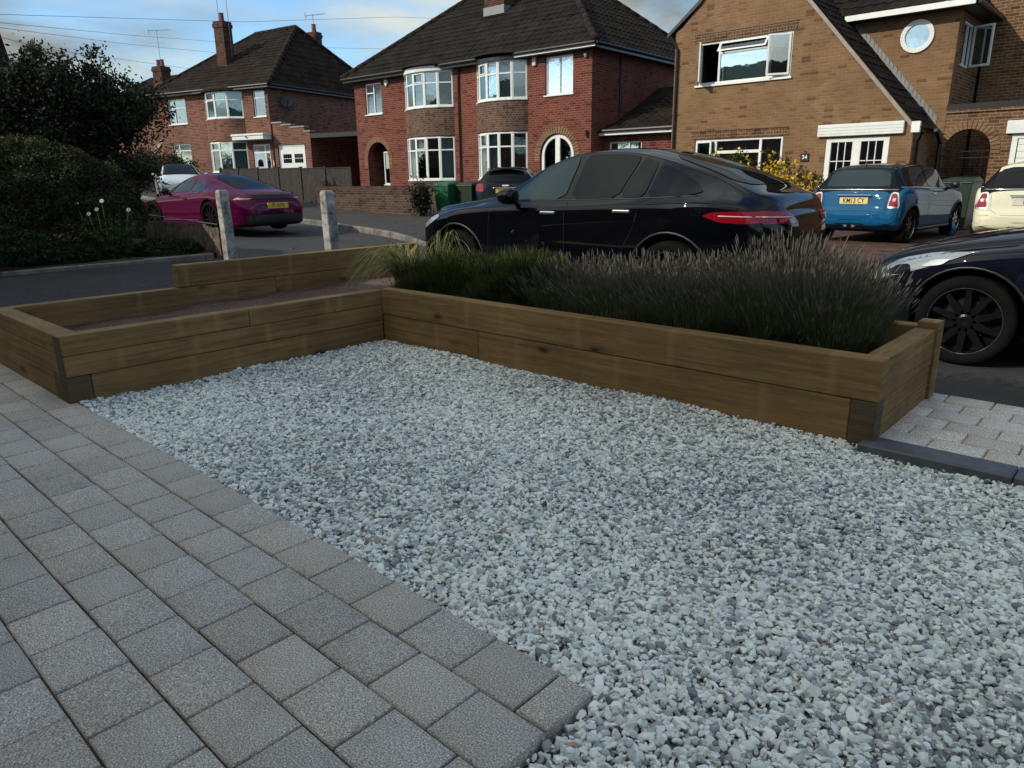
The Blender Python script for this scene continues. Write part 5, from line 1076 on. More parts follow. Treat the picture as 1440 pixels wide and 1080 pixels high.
    body = bpy.data.objects.new('body', me); scene.collection.objects.link(body)
    cut = MB()
    for wx in (sp['fx'], sp['rx_']):
        for sy in (-1, 1): cut.tube([(wx, sy*(f['w'](wx)-.30), sp['r']+.005), (wx, sy*(f['w'](wx)+.3), sp['r']+.005)], sp['r']+sp.get('arch', .045), 40)
    cutter = cut.build('cutter', M['arch_black']); cm = cutter.data
    bo = body.modifiers.new('b', 'BOOLEAN'); bo.operation = 'DIFFERENCE'; bo.object = cutter; bo.solver = 'EXACT'; bo.material_mode = 'TRANSFER'
    dg = bpy.context.evaluated_depsgraph_get(); dg.update(); me2 = bpy.data.meshes.new_from_object(body.evaluated_get(dg)); body.modifiers.clear(); body.data = me2; bpy.data.objects.remove(cutter)
    body.parent = root; me2.name = 'body'
    return body, bvh, f
def decal(bvh, poly, axis, off, name, mat, parent, thick=.006, rnd=2, maxe=.07, mirror=False, L_=5):
    """poly in (x,z) for 'R'/'Lf' sides, (y,z) for 'rear'/'front', (x,y) for 'top'"""
    if rnd: poly = chaikin(poly, rnd)
    bm = bmesh.new(); vs = [bm.verts.new((a, b_, 0)) for a, b_ in poly]; bm.faces.new(vs); bmesh.ops.triangulate(bm, faces=bm.faces[:])
    for _ in range(5):
        es = [e for e in bm.edges if e.calc_length() > maxe]
        if not es: break
        bmesh.ops.subdivide_edges(bm, edges=es, cuts=1); bmesh.ops.triangulate(bm, faces=bm.faces[:])
    dirs = {'R': (Vector((0, -1, 0)), lambda a, b_: Vector((a, 3, b_))), 'Lf': (Vector((0, 1, 0)), lambda a, b_: Vector((a, -3, b_))), 'rear': (Vector((-1, 0, 0)), lambda a, b_: Vector((L_+2, a, b_))),
            'front': (Vector((1, 0, 0)), lambda a, b_: Vector((-2, a, b_))), 'top': (Vector((0, 0, -1)), lambda a, b_: Vector((a, b_, 4)))}
    dr, org = dirs[axis]; bad = []; nm = {}
    for v in bm.verts:
        loc, no, _, dist = bvh.ray_cast(org(v.co.x, v.co.y), dr)
        if loc is None: bad.append(v); continue
        if no.dot(dr) > 0: no = -no
        nm[v] = (loc, no)
    for v, (loc, no) in nm.items(): v.co = loc+no*off
    if bad: bmesh.ops.delete(bm, geom=bad, context='VERTS')
    bm.normal_update(); s = sum((f_.normal*f_.calc_area() for f_ in bm.faces), Vector())
    if s.dot(dr) > 0: bmesh.ops.reverse_faces(bm, faces=bm.faces[:])
    bm.verts.index_update(); top = {v.index: v for v in bm.verts}; VV = [v.co.copy() for v in bm.verts]; NN = [nm[v][1] for v in bm.verts]; FF = [tuple(v.index for v in f_.verts) for f_ in bm.faces]
    rim = [(l.vert.index, l.link_loop_next.vert.index) for f_ in bm.faces for l in f_.loops if l.edge.is_boundary]; bm.free(); nt_ = len(VV)
    for a, b_ in rim:      # thickness: a skirt going down into the body
        k = len(VV); na, nb_ = NN[a], NN[b_]; VV += [VV[a].copy(), VV[b_].copy(), VV[b_]-nb_*(off+thick), VV[a]-na*(off+thick)]; sn = (VV[b_]-VV[a]).cross(na).normalized(); NN += [sn]*4; FF.append((k+1, k, k+3, k+2))
    me = bpy.data.meshes.new(name); me.from_pydata(VV, [], FF); me.update()
    for p in me.polygons: p.use_smooth = True
    if VV: me.normals_split_custom_set_from_vertices(NN)
    me.materials.append(M[mat]); o = bpy.data.objects.new(name, me); return link(o, parent)
def line_decal(bvh, pts, axis, w, off, name, mat, parent, L_=5):
    """thin strip following pts on the body"""
    dirs = {'R': (Vector((0, -1, 0)), lambda a, b_: Vector((a, 3, b_))), 'Lf': (Vector((0, 1, 0)), lambda a, b_: Vector((a, -3, b_))), 'rear': (Vector((-1, 0, 0)), lambda a, b_: Vector((L_+2, a, b_))), 'front': (Vector((1, 0, 0)), lambda a, b_: Vector((-2, a, b_))), 'top': (Vector((0, 0, -1)), lambda a, b_: Vector((a, b_, 4)))}
    dr, org = dirs[axis]; P = []
    for (a, b_), (c, d) in zip(pts, pts[1:]):
        k = max(1, int(math.dist((a, b_), (c, d))/.05)); P += [(a+(c-a)*q/k, b_+(d-b_)*q/k) for q in range(k)]
    P.append(pts[-1]); out = []
    for a, b_ in P:
        loc, no, _, _ = bvh.ray_cast(org(a, b_), dr)
        if loc is not None: out.append(loc-dr*off)
    mb = MB()
    if len(out) > 1: mb.tube(out, w, 5)
    return mb.build(name, M[mat], parent, smooth=True)
def wheel(root, x, y, r, rr, sp=10, side=1, mat='rim_black', lip='chrome', twin=False, wd=.22):
    W = bpy.data.meshes.new('wheel'); mb = MB(); s = side
    # rim barrel, lip and spokes
    def lathe(mbx, prof, n=36):
        vs = []; fs = []
        for k in range(n):
            a = 2*PI*k/n
            for q, (d, rad) in enumerate(prof): vs.append((x+rad*math.cos(a), y+s*d, r+rad*math.sin(a)))
        m = len(prof)
        for k in range(n):
            for q in range(m-1): fs.append((k*m+q, ((k+1) % n)*m+q, ((k+1) % n)*m+q+1, k*m+q+1))
        mbx.add(vs, fs)
    lathe(mb, [(-.10, rr*.93), (-.02, rr*.93), (.0, rr*.97), (-.0, rr), (-.03, rr)]); lathe(mb, [(-.09, .0), (-.09, rr*.93)])
    for k in range(sp):
        a = 2*PI*k/sp+.3; ca, sa = math.cos(a), math.sin(a); hw0, hw1 = .030, .016
        P = lambda rad, t, d: (x+rad*ca-t*sa, y+s*d, r+rad*sa+t*ca)
        mb.add([P(.05, -hw0, -.012), P(.05, hw0, -.012), P(rr*.96, hw1, -.012), P(rr*.96, -hw1, -.012), P(.05, -hw0, -.05), P(.05, hw0, -.05), P(rr*.96, hw1, -.04), P(rr*.96, -hw1, -.04)],
               [(0, 1, 2, 3), (7, 6, 5, 4), (0, 4, 5, 1), (1, 5, 6, 2), (2, 6, 7, 3), (3, 7, 4, 0)])
    lathe(mb, [(-.012, .0), (-.008, .035), (-.02, .065), (-.05, .07)], 20)
    w = mb.build('wheel', M[mat], root)
    ml = MB(); lathe(ml, [(.001, rr*.975), (.005, rr*.985), (.001, rr*1.0)], 48); ml.build('rim_lip', M[lip], w)
    mt = MB(); lathe(mt, [(-.0, rr*.985), (.012, rr*1.03), (.016, (rr+r)/2), (.008, r*.955), (-.012, r*.99), (-.04, r), (-wd+.04, r), (-wd+.01, r*.97), (-wd, rr)], 48)
    mt.build('tyre', M['tyre'], w, smooth=True)
    md = MB(); lathe(md, [(-.07, .05), (-.07, rr*.62), (-.085, rr*.62)], 24); md.build('brake_disc', M['gutter'], w)
    return w
def plate(root, bvh, x_ax, y, z, w, h, text, mat, L_, tz=.085, sgn=1):
    dr = Vector((-1, 0, 0)) if x_ax == 'rear' else Vector((1, 0, 0)); o_ = Vector((L_+2 if x_ax == 'rear' else -2, y, z)); loc = bvh.ray_cast(o_, dr)[0]
    l1 = bvh.ray_cast(o_+Vector((0, 0, h/2)), dr)[0]; l2 = bvh.ray_cast(o_-Vector((0, 0, h/2)), dr)[0]; s = -dr.x
    xo = max(l1.x*s, l2.x*s, loc.x*s)*s
    p = MB().box(xo-.02*s, xo+.012*s, y-w/2, y+w/2, z-h/2, z+h/2).build('number_plate', M[mat], root, bevel=.004)
    if text: text_mesh(text, tz/.72, 'plate_text', 'ink', p, (xo+.0135*s, y, z), (PI/2, 0, PI/2*s), .001, .80)
    return p
def mirrors(root, x, y, z, mat, s=.16):
    for sy in (-1, 1):
        mb = MB(); n = 12; vs = []
        prof = [(-.06, .3), (-.045, .75), (0, 1), (.05, .98), (.075, .9)]
        for (dx, sc_) in prof:
            for k in range(n): a = 2*PI*k/n; vs.append((x+dx*s/.12, sy*(y+.13+.62*s*sc_*math.cos(a)*1.0), z+.07+.48*s*sc_*math.sin(a)+.0*dx))
        fs = [(q*n+k, q*n+(k+1) % n, (q+1)*n+(k+1) % n, (q+1)*n+k) for q in range(4) for k in range(n)]+[tuple(range(n)), tuple(reversed(range(4*n, 5*n)))]
        mb.add(vs, fs); mb.tube([(x+.02, sy*(y-.03), z-.01), (x+.02, sy*(y+.09), z+.04)], .028, 6); mb.build('door_mirror', M[mat], root, smooth=True)
def handle(root, x, y, z, sy, w=.2, mat='chrome'):
    MB().box(x-w/2, x+w/2, sy*(y+.012), sy*(y+.045), z-.016, z+.018).build('door_handle', M[mat], root, bevel=.012, seg=2)
def side_seams(root, bvh, segs, Ln):
    for ax in ('R', 'Lf'):
        for pts in segs: line_decal(bvh, pts, ax, .0035, -.0015, 'panel_gap', 'arch_black', root, Ln)

# ---- black coupe SUV (heading -X)
sp = dict(L=4.62, fx=.87, rx_=3.745, r=.365, arch=.055, bulge=.5, gh=(1.4, 4.05), crease=.02,
    zt=[(0, .80), (.06, .90), (.2, .98), (.6, 1.04), (1.1, 1.10), (1.38, 1.15), (1.75, 1.345), (2.1, 1.505), (2.45, 1.585), (2.75, 1.60), (3.1, 1.585), (3.5, 1.51), (3.9, 1.395), (4.20, 1.275), (4.40, 1.18), (4.53, 1.135), (4.59, 1.06), (4.62, .98)],
    zs=[(0, .62), (.2, .80), (.6, .92), (1.1, .985), (1.6, 1.02), (2.5, 1.045), (3.4, 1.08), (4.0, 1.10), (4.35, 1.07), (4.62, .86)],
    dz=[(0, .04), (1.3, .045), (1.8, .07), (2.8, .06), (3.6, .065), (4.1, .05), (4.5, .04), (4.62, .04)],
    wt=[(0, .5), (.4, .66), (1.3, .76), (1.8, .66), (2.3, .62), (2.9, .60), (3.5, .57), (4.0, .57), (4.35, .64), (4.62, .5)],
    w=[(0, .62), (.08, .74), (.25, .85), (.6, .92), (.87, .945), (1.5, .925), (2.5, .93), (3.2, .94), (3.75, .965), (4.1, .94), (4.3, .88), (4.45, .80), (4.56, .68), (4.62, .56)],
    zb=[(0, .34), (.3, .24), (1, .24), (3.7, .24), (4.2, .26), (4.62, .42)])
CX, CY, CZ = -7.26, 6.92, -.10
K1 = thing('suv_coupe', 'glossy black coupe shaped SUV parked behind the lavender, with a long red tail lamp', 'car', (CX, CY, CZ))
body, bvh, f = car_body(sp, K1, 'black_paint', gh_mat='black_paint'); Ln = sp['L']
for ax in ('R', 'Lf'):
    decal(bvh, [(1.60, 1.070), (1.88, 1.29), (2.12, 1.425), (2.34, 1.50), (2.50, 1.515), (2.44, 1.085)], ax, .008, 'front_window', 'car_glass_light', K1, rnd=1)
    decal(bvh, [(2.52, 1.088), (2.58, 1.52), (2.85, 1.53), (3.08, 1.515), (3.22, 1.49), (3.11, 1.105)], ax, .008, 'rear_window', 'car_glass', K1, rnd=1)
    decal(bvh, [(3.135, 1.105), (3.245, 1.485), (3.415, 1.435), (3.415, 1.115)], ax, .008, 'rear_window', 'car_glass', K1, rnd=1)
    decal(bvh, [(3.445, 1.118), (3.445, 1.425), (3.66, 1.35), (3.90, 1.235), (4.0, 1.165), (3.85, 1.125)], ax, .008, 'quarter_window', 'car_glass', K1, rnd=1)
    decal(bvh, [(4.08, .962), (4.16, .995), (4.35, 1.0), (4.57, .985), (4.57, .905), (4.40, .893), (4.22, .91)], ax, .010, 'tail_lamp', 'lamp_red', K1, maxe=.04)
    line_decal(bvh, [(4.22, .962), (4.56, .950)], ax, .007, .012, 'lamp_strip', 'lamp_white', K1)
    decal(bvh, [(.02, .70), (.12, .80), (.5, .90), (.55, .87), (.3, .76), (.1, .68)], ax, .008, 'headlamp', 'lamp_clear', K1)
    for wx, aa in ((sp['fx'], .042), (sp['rx_'], .042)):    # satin arch liner lip
        line_decal(bvh, [(wx+(sp['r']+.075)*math.cos(PI*q/16), sp['r']+(sp['r']+.075)*math.sin(PI*q/16)) for q in range(17)], ax, .014, -.004, 'arch_trim', 'car_trim', K1)
    line_decal(bvh, [(1.60, 1.062), (2.5, 1.085), (3.3, 1.105), (3.98, 1.135)], ax, .007, .0, 'window_trim', 'car_trim', K1)
decal(bvh, [(4.30, .56), (4.30, -.56), (3.45, -.44), (3.45, .44)], 'top', .006, 'back_glass', 'car_glass', K1)
decal(bvh, [(1.42, .66), (1.42, -.66), (2.15, -.54), (2.15, .54)], 'top', .004, 'windscreen', 'car_glass', K1)
for sy in (-1, 1):
    decal(bvh, [(sy*.30, .905), (sy*.34, .975), (sy*.55, .995), (sy*.72, 1.0), (sy*.72, .885), (sy*.55, .885)], 'rear', .010, 'tail_lamp', 'lamp_red', K1, maxe=.04)
    line_decal(bvh, [(sy*.36, .94), (sy*.70, .95)], 'rear', .007, .012, 'lamp_strip', 'lamp_white', K1)
    decal(bvh, [(sy*.45, .42), (sy*.78, .44), (sy*.76, .50), (sy*.45, .48)], 'rear', .008, 'reflector', 'lamp_red', K1)
    handle(K1, 2.28, f['w'](2.28)-.02, .955, sy); handle(K1, 3.22, f['w'](3.22)-.015, .985, sy)
decal(bvh, [(-.55, .30), (.55, .30), (.62, .46), (-.62, .46)], 'rear', .006, 'diffuser', 'car_trim', K1)
decal(bvh, [(-.45, .40), (.45, .40), (.5, .66), (-.5, .66)], 'front', .006, 'grille', 'car_trim', K1)
line_decal(bvh, [(.75, .78), (1.4, .86), (2.4, .87), (3.2, .90), (3.8, .93)], 'Lf', .006, .0, 'crease_line', 'black_paint', K1) if 0 else None
side_seams(K1, bvh, [[(2.49, .36), (2.50, 1.07)], [(1.36, .40), (1.42, 1.0)], [(3.42, 1.08), (3.36, .85), (3.22, .62)]], Ln)
mirrors(K1, 1.78, .91, 1.05, 'black_paint', .175)
for sy in (-1, 1):
    for wx in (sp['fx'], sp['rx_']): wheel(K1, wx, sy*.935, sp['r'], .262, sp=10, side=sy)

# ---- dark blue hatchback at the right edge (heading -X)
sp = dict(L=4.25, fx=.86, rx_=3.5, r=.330, arch=.05, bulge=.8, gh=(1.3, 3.8),
    zt=[(0, .60), (.06, .68), (.2, .765), (.5, .86), (.9, .945), (1.15, .99), (1.5, 1.15), (1.95, 1.36), (2.3, 1.45), (2.8, 1.46), (3.4, 1.40), (3.8, 1.25), (4.1, 1.05), (4.2, .9), (4.25, .7)],
    zs=[(0, .46), (.15, .58), (.45, .72), (.9, .82), (1.3, .87), (2.5, .92), (3.6, .97), (4.0, .95), (4.25, .6)],
    dz=[(0, .05), (1.1, .06), (1.8, .09), (2.8, .08), (3.8, .06), (4.25, .04)],
    wt=[(0, .45), (.4, .60), (1.1, .70), (1.7, .62), (2.4, .58), (3.4, .55), (4.0, .6), (4.25, .5)],
    w=[(0, .52), (.08, .66), (.25, .78), (.55, .86), (.86, .895), (1.5, .875), (2.5, .88), (3.5, .90), (4.0, .85), (4.25, .68)],
    zb=[(0, .28), (.3, .19), (1, .19), (3.5, .2), (4.25, .35)])
K2 = thing('hatchback', 'very dark blue hatchback nose with swept headlamp at the right edge behind the bed post', 'car', (-1.93, 6.92, -.175))
body, bvh, f = car_body(sp, K2, 'navy_paint', gh_mat='navy_paint'); Ln = sp['L']
for ax in ('R', 'Lf'):
    decal(bvh, [(.10, .545), (.16, .62), (.34, .735), (.58, .795), (.86, .825), (.72, .765), (.56, .70), (.33, .615)], ax, .007, 'headlamp', 'lamp_clear', K2, rnd=1, maxe=.04)
    line_decal(bvh, [(.14, .56), (.20, .64), (.38, .745), (.62, .80), (.88, .828)], ax, .006, .006, 'lamp_edge', 'chrome', K2)
    decal(bvh, [(.26, .625), (.34, .69), (.44, .71), (.46, .66), (.36, .63)], ax, .012, 'lamp_projector', 'car_glass', K2, maxe=.03)
    decal(bvh, [(.52, .70), (.60, .755), (.72, .77), (.66, .725)], ax, .012, 'lamp_projector', 'chrome', K2, maxe=.03)
    decal(bvh, [(1.5, .93), (1.9, 1.2), (2.2, 1.30), (2.5, 1.32), (2.45, .95)], ax, .004, 'front_window', 'car_glass', K2, rnd=1)
    decal(bvh, [(2.55, .95), (2.6, 1.32), (3.1, 1.28), (3.5, 1.12), (3.5, .99)], ax, .004, 'rear_window', 'car_glass', K2, rnd=1)
    line_decal(bvh, [(sp['fx']+(sp['r']+.062)*math.cos(PI*q/16), sp['r']+(sp['r']+.062)*math.sin(PI*q/16)) for q in range(17)], ax, .012, -.006, 'arch_trim', 'car_trim', K2)
    line_decal(bvh, [(.45, .77), (.8, .86), (1.2, .93)], ax, .003, -.001, 'panel_gap', 'arch_black', K2)
    MB().tube([(1.28, (f['w'](1.28)-.005)*(1 if ax == 'R' else -1), .70), (1.28, (f['w'](1.28)+.012)*(1 if ax == 'R' else -1), .70)], .02, 10).build('side_repeater', M['chrome'], K2)
decal(bvh, [(1.18, .60), (1.18, -.60), (1.95, -.50), (1.95, .50)], 'top', .004, 'windscreen', 'car_glass', K2)
side_seams(K2, bvh, [[(1.42, .28), (1.42, .9)], [(2.5, .28), (2.5, .93)]], Ln); mirrors(K2, 1.62, .86, .92, 'navy_paint', .16)
for sy in (-1, 1):
    for wx in (sp['fx'], sp['rx_']): wheel(K2, wx, sy*.875, sp['r'], .245, sp=10, side=sy)

# ---- magenta sports car (heading away, -X)
sp = dict(L=4.52, fx=.95, rx_=3.40, r=.345, arch=.04, bulge=1.0, gh=(1.35, 3.3), crease=.02,
    zt=[(0, .52), (.08, .61), (.3, .69), (.7, .76), (1.1, .83), (1.3, .90), (1.6, 1.06), (1.95, 1.21), (2.25, 1.285), (2.5, 1.30), (2.8, 1.28), (3.2, 1.20), (3.6, 1.08), (3.95, .965), (4.2, .90), (4.36, .86), (4.46, .78), (4.52, .66)],
    zs=[(0, .42), (.2, .60), (.6, .74), (1.0, .775), (1.4, .80), (2.3, .84), (2.9, .88), (3.3, .90), (3.7, .88), (4.1, .80), (4.52, .56)],
    dz=[(0, .03), (1.1, .03), (1.6, .06), (2.4, .07), (3.2, .08), (3.8, .05), (4.52, .03)],
    wt=[(0, .4), (.5, .55), (1.1, .62), (1.5, .64), (2.0, .56), (2.5, .53), (3.1, .52), (3.7, .55), (4.2, .62), (4.52, .5)],
    w=[(0, .58), (.08, .70), (.25, .81), (.6, .89), (.95, .915), (1.5, .885), (2.3, .89), (2.9, .915), (3.4, .945), (3.9, .93), (4.25, .86), (4.42, .78), (4.52, .66)],
    zb=[(0, .22), (.3, .13), (1, .12), (3.4, .12), (4.1, .13), (4.52, .17)])
hd = math.atan2(-.02, -1.0)
gx, gy = -19.35, 8.05
K3 = thing('sports_car', 'magenta two door sports car seen from behind, parked on the road at the left', 'car', (gx, gy, S(-18.5)-.10), R(5.7))
body, bvh, f = car_body(sp, K3, 'purple_paint'); Ln = sp['L']
for ax in ('R', 'Lf'):
    decal(bvh, [(1.52, .875), (1.78, 1.03), (2.05, 1.13), (2.38, 1.17), (2.52, 1.15), (2.50, .895)], ax, .007, 'door_window', 'car_glass_light', K3, rnd=1)
    decal(bvh, [(2.56, .895), (2.58, 1.14), (2.85, 1.10), (3.10, .99), (3.14, .945), (3.0, .91)], ax, .007, 'quarter_window', 'car_glass_light', K3, rnd=1)
    decal(bvh, [(4.22, .72), (4.25, .765), (4.45, .765), (4.45, .72)], ax, .006, 'tail_lamp', 'lamp_white', K3)
    line_decal(bvh, [(1.35, .26), (2.9, .27)], ax, .02, -.005, 'side_skirt', 'car_trim', K3)
decal(bvh, [(4.02, .54), (4.02, -.54), (3.0, -.46), (2.85, 0), (3.0, .46)], 'top', .004, 'back_glass', 'car_glass', K3)
decal(bvh, [(1.36, .60), (1.36, -.60), (2.05, -.48), (2.05, .48)], 'top', .004, 'windscreen', 'car_glass', K3); decal(bvh, [(2.18, .32), (2.18, -.32), (2.72, -.30), (2.72, .30)], 'top', .004, 'sunroof', 'car_glass', K3)
decal(bvh, [(-.74, .745), (.74, .745), (.70, .785), (-.70, .785)], 'rear', .008, 'light_bar', 'car_trim', K3, maxe=.04); line_decal(bvh, [(-.74, .735), (0, .74), (.74, .735)], 'rear', .006, .008, 'light_strip', 'lamp_red', K3)
decal(bvh, [(-.68, .16), (.68, .16), (.76, .40), (-.76, .40)], 'rear', .006, 'diffuser', 'car_trim', K3); decal(bvh, [(-.5, .80), (.5, .80), (.48, .84), (-.48, .84)], 'rear', .006, 'engine_grille', 'car_trim', K3)
side_seams(K3, bvh, [[(1.42, .26), (1.42, .86)], [(2.60, .30), (2.72, .62), (2.60, .87)]], Ln); mirrors(K3, 1.66, .84, .84, 'car_trim', .15)
plate(K3, bvh, 'rear', .0, .585, .52, .12, 'P1 ATX', 'plate_y', Ln)
for sy in (-1, 1):
    wheel(K3, sp['fx'], sy*.895, sp['r'], .26, sp=10, side=sy, mat='tyre', lip='rim_black'); wheel(K3, sp['rx_'], sy*.925, sp['r'], .265, sp=10, side=sy, mat='tyre', lip='rim_black'); handle(K3, 2.42, f['w'](2.42)-.02, .74, sy, .18, 'purple_paint')
    MB().tube([(Ln-.05, sy*.36, .27), (Ln+.05, sy*.36, .27)], .05, 12).build('exhaust', M['chrome'], K3)

# ---- white saloon facing us
sp = dict(L=4.69, fx=.84, rx_=3.72, r=.34, arch=.04, bulge=1.0, gh=(1.3, 4.0),
    zt=[(0, .56), (.06, .64), (.25, .72), (.6, .83), (.95, .93), (1.2, .99), (1.6, 1.17), (2.0, 1.34), (2.35, 1.43), (2.7, 1.445), (3.2, 1.39), (3.8, 1.23), (4.3, 1.10), (4.62, 1.04), (4.69, .8)],
    zs=[(0, .44), (.2, .62), (.6, .76), (1.1, .84), (2.0, .88), (3.2, .92), (4.2, .95), (4.69, .7)],
    dz=[(0, .04), (1.1, .06), (1.7, .09), (2.7, .08), (3.8, .06), (4.69, .04)],
    wt=[(0, .5), (.4, .64), (1.1, .72), (1.7, .64), (2.3, .58), (3.2, .55), (4.2, .62), (4.69, .5)],
    w=[(0, .62), (.06, .74), (.2, .84), (.5, .90), (.84, .92), (2.5, .91), (3.7, .925), (4.3, .88), (4.69, .7)],
    zb=[(0, .22), (.3, .16), (1, .16), (3.7, .18), (4.69, .35)])
ang = math.atan2(-.34, .94)
K4 = thing('saloon_car', 'white saloon car with black roof facing the camera behind the magenta sports car', 'car', (-29.1, 12.85, S(-31)-.05), ang+PI)
body, bvh, f = car_body(sp, K4, 'white_paint', roof_mat='car_glass', gh_mat='white_paint'); Ln = sp['L']
decal(bvh, [(1.22, .70), (1.22, -.70), (2.15, -.54), (2.15, .54)], 'top', .004, 'windscreen', 'car_glass', K4)
for ax in ('R', 'Lf'):
    decal(bvh, [(1.5, .92), (2.0, 1.2), (2.4, 1.30), (2.7, 1.31), (2.68, .94)], ax, .004, 'front_window', 'car_glass', K4, rnd=1); decal(bvh, [(2.75, .94), (2.78, 1.31), (3.3, 1.25), (3.8, 1.08), (3.75, .98)], ax, .004, 'rear_window', 'car_glass', K4, rnd=1)
for sy in (-1, 1):
    decal(bvh, [(sy*.50, .60), (sy*.60, .66), (sy*.80, .74), (sy*.82, .68), (sy*.70, .60)], 'front', .006, 'headlamp', 'car_glass', K4, maxe=.04)
    decal(bvh, [(sy*.56, .34), (sy*.78, .38), (sy*.78, .43), (sy*.56, .40)], 'front', .006, 'fog_lamp', 'car_trim', K4, maxe=.04)
    for wx in (sp['fx'], sp['rx_']): wheel(K4, wx, sy*.90, sp['r'], .24, sp=5, side=sy)
decal(bvh, [(-.45, .22), (.45, .22), (.5, .30), (-.5, .30)], 'front', .006, 'air_intake', 'car_trim', K4); mirrors(K4, 1.62, .86, .92, 'white_paint', .15); plate(K4, bvh, 'front', 0, .42, .5, .11, '', 'plate_w', Ln)

# ---- small dark blue hatchback reversed in front of the brick houses
sp = dict(L=3.97, fx=.80, rx_=3.28, r=.31, arch=.04, bulge=.8, gh=(1.1, 3.75),
    zt=[(0, .6), (.1, .72), (.4, .84), (.8, .94), (1.0, .99), (1.5, 1.26), (1.9, 1.41), (2.4, 1.48), (3.0, 1.46), (3.45, 1.40), (3.62, 1.33), (3.80, 1.10), (3.88, .98), (3.93, .82), (3.97, .60)],
    zs=[(0, .45), (.2, .62), (.6, .8), (1.0, .86), (2.5, .94), (3.4, 1.02), (3.7, 1.0), (3.97, .52)],
    dz=[(0, .04), (1.0, .06), (1.6, .09), (3.0, .08), (3.6, .07), (3.97, .03)],
    wt=[(0, .45), (.9, .66), (1.6, .60), (2.5, .56), (3.3, .54), (3.75, .58), (3.97, .5)],
    w=[(0, .55), (.1, .70), (.4, .82), (.8, .86), (2.5, .86), (3.3, .87), (3.7, .84), (3.88, .78), (3.97, .70)],
    zb=[(0, .28), (.3, .2), (3.3, .2), (3.97, .32)])
K5 = thing('hatchback', 'dark blue small hatchback seen from behind, parked before the bay windows beyond the black coupe', 'car', (-16.05, 17.75, S(-15)-.02), math.atan2(-.79, .61)); K5.scale = (1, 1, .96)
body, bvh, f = car_body(sp, K5, 'navy_paint', gh_mat='navy_paint'); Ln = sp['L']
decal(bvh, [(-.50, 1.02), (.50, 1.02), (.60, 1.04), (.52, 1.33), (-.52, 1.33), (-.60, 1.04)], 'rear', .004, 'back_glass', 'car_glass', K5)
for sy in (-1, 1):
    decal(bvh, [(sy*.60, .78), (sy*.62, 1.0), (sy*.78, 1.0), (sy*.82, .8)], 'rear', .006, 'tail_lamp', 'lamp_red', K5)
    for wx in (sp['fx'], sp['rx_']): wheel(K5, wx, sy*.85, sp['r'], .2, sp=7, side=sy)
    decal(bvh, [(1.4, .94), (1.8, 1.22), (2.3, 1.34), (2.32, .97)], 'R' if sy > 0 else 'Lf', .004, 'front_window', 'car_glass', K5, rnd=1); decal(bvh, [(2.4, .98), (2.4, 1.34), (3.1, 1.30), (3.3, 1.08)], 'R' if sy > 0 else 'Lf', .004, 'rear_window', 'car_glass', K5, rnd=1)
line_decal(bvh, [(-.35, .885), (.35, .885)], 'rear', .012, .008, 'boot_trim', 'chrome', K5); decal(bvh, [(-.09, .925), (.09, .925), (.09, .965), (-.09, .965)], 'rear', .008, 'badge', 'chrome', K5)
plate(K5, bvh, 'rear', 0, .80, .52, .11, 'YD10 VD', 'plate_y', Ln); mirrors(K5, 1.45, .82, .95, 'navy_paint', .14)
MB().box(3.50, 3.74, -.5, .5, 1.385, 1.41).build('spoiler', M['navy_paint'], K5, bevel=.01)

# ---- the two small three door hatchbacks
sp = dict(L=3.70, fx=.68, rx_=3.15, r=.305, arch=.04, bulge=.75, gh=(1.0, 3.575), rx=(1.35, 3.42),
    zt=[(0, .62), (.05, .74), (.2, .86), (.5, .93), (.85, .97), (1.0, 1.0), (1.3, 1.22), (1.55, 1.355), (1.9, 1.40), (2.6, 1.41), (3.1, 1.385), (3.35, 1.35), (3.45, 1.27), (3.52, 1.10), (3.56, 1.0), (3.60, .93), (3.64, .78), (3.66, .66), (3.70, .58)],
    zs=[(0, .46), (.2, .70), (.6, .86), (1.0, .90), (2.0, .93), (3.0, .97), (3.4, .98), (3.56, .91), (3.64, .69), (3.70, .49)],
    dz=[(0, .05), (.9, .06), (1.4, .09), (2.6, .075), (3.4, .07), (3.56, .05), (3.7, .03)],
    wt=[(0, .45), (.8, .62), (1.3, .62), (2.0, .60), (3.0, .575), (3.4, .56), (3.56, .60), (3.7, .55)],
    w=[(0, .55), (.08, .68), (.3, .79), (.68, .835), (1.5, .825), (2.5, .83), (3.15, .845), (3.45, .825), (3.58, .79), (3.66, .73), (3.70, .66)],
    zb=[(0, .26), (.3, .18), (3.2, .19), (3.5, .24), (3.7, .32)])
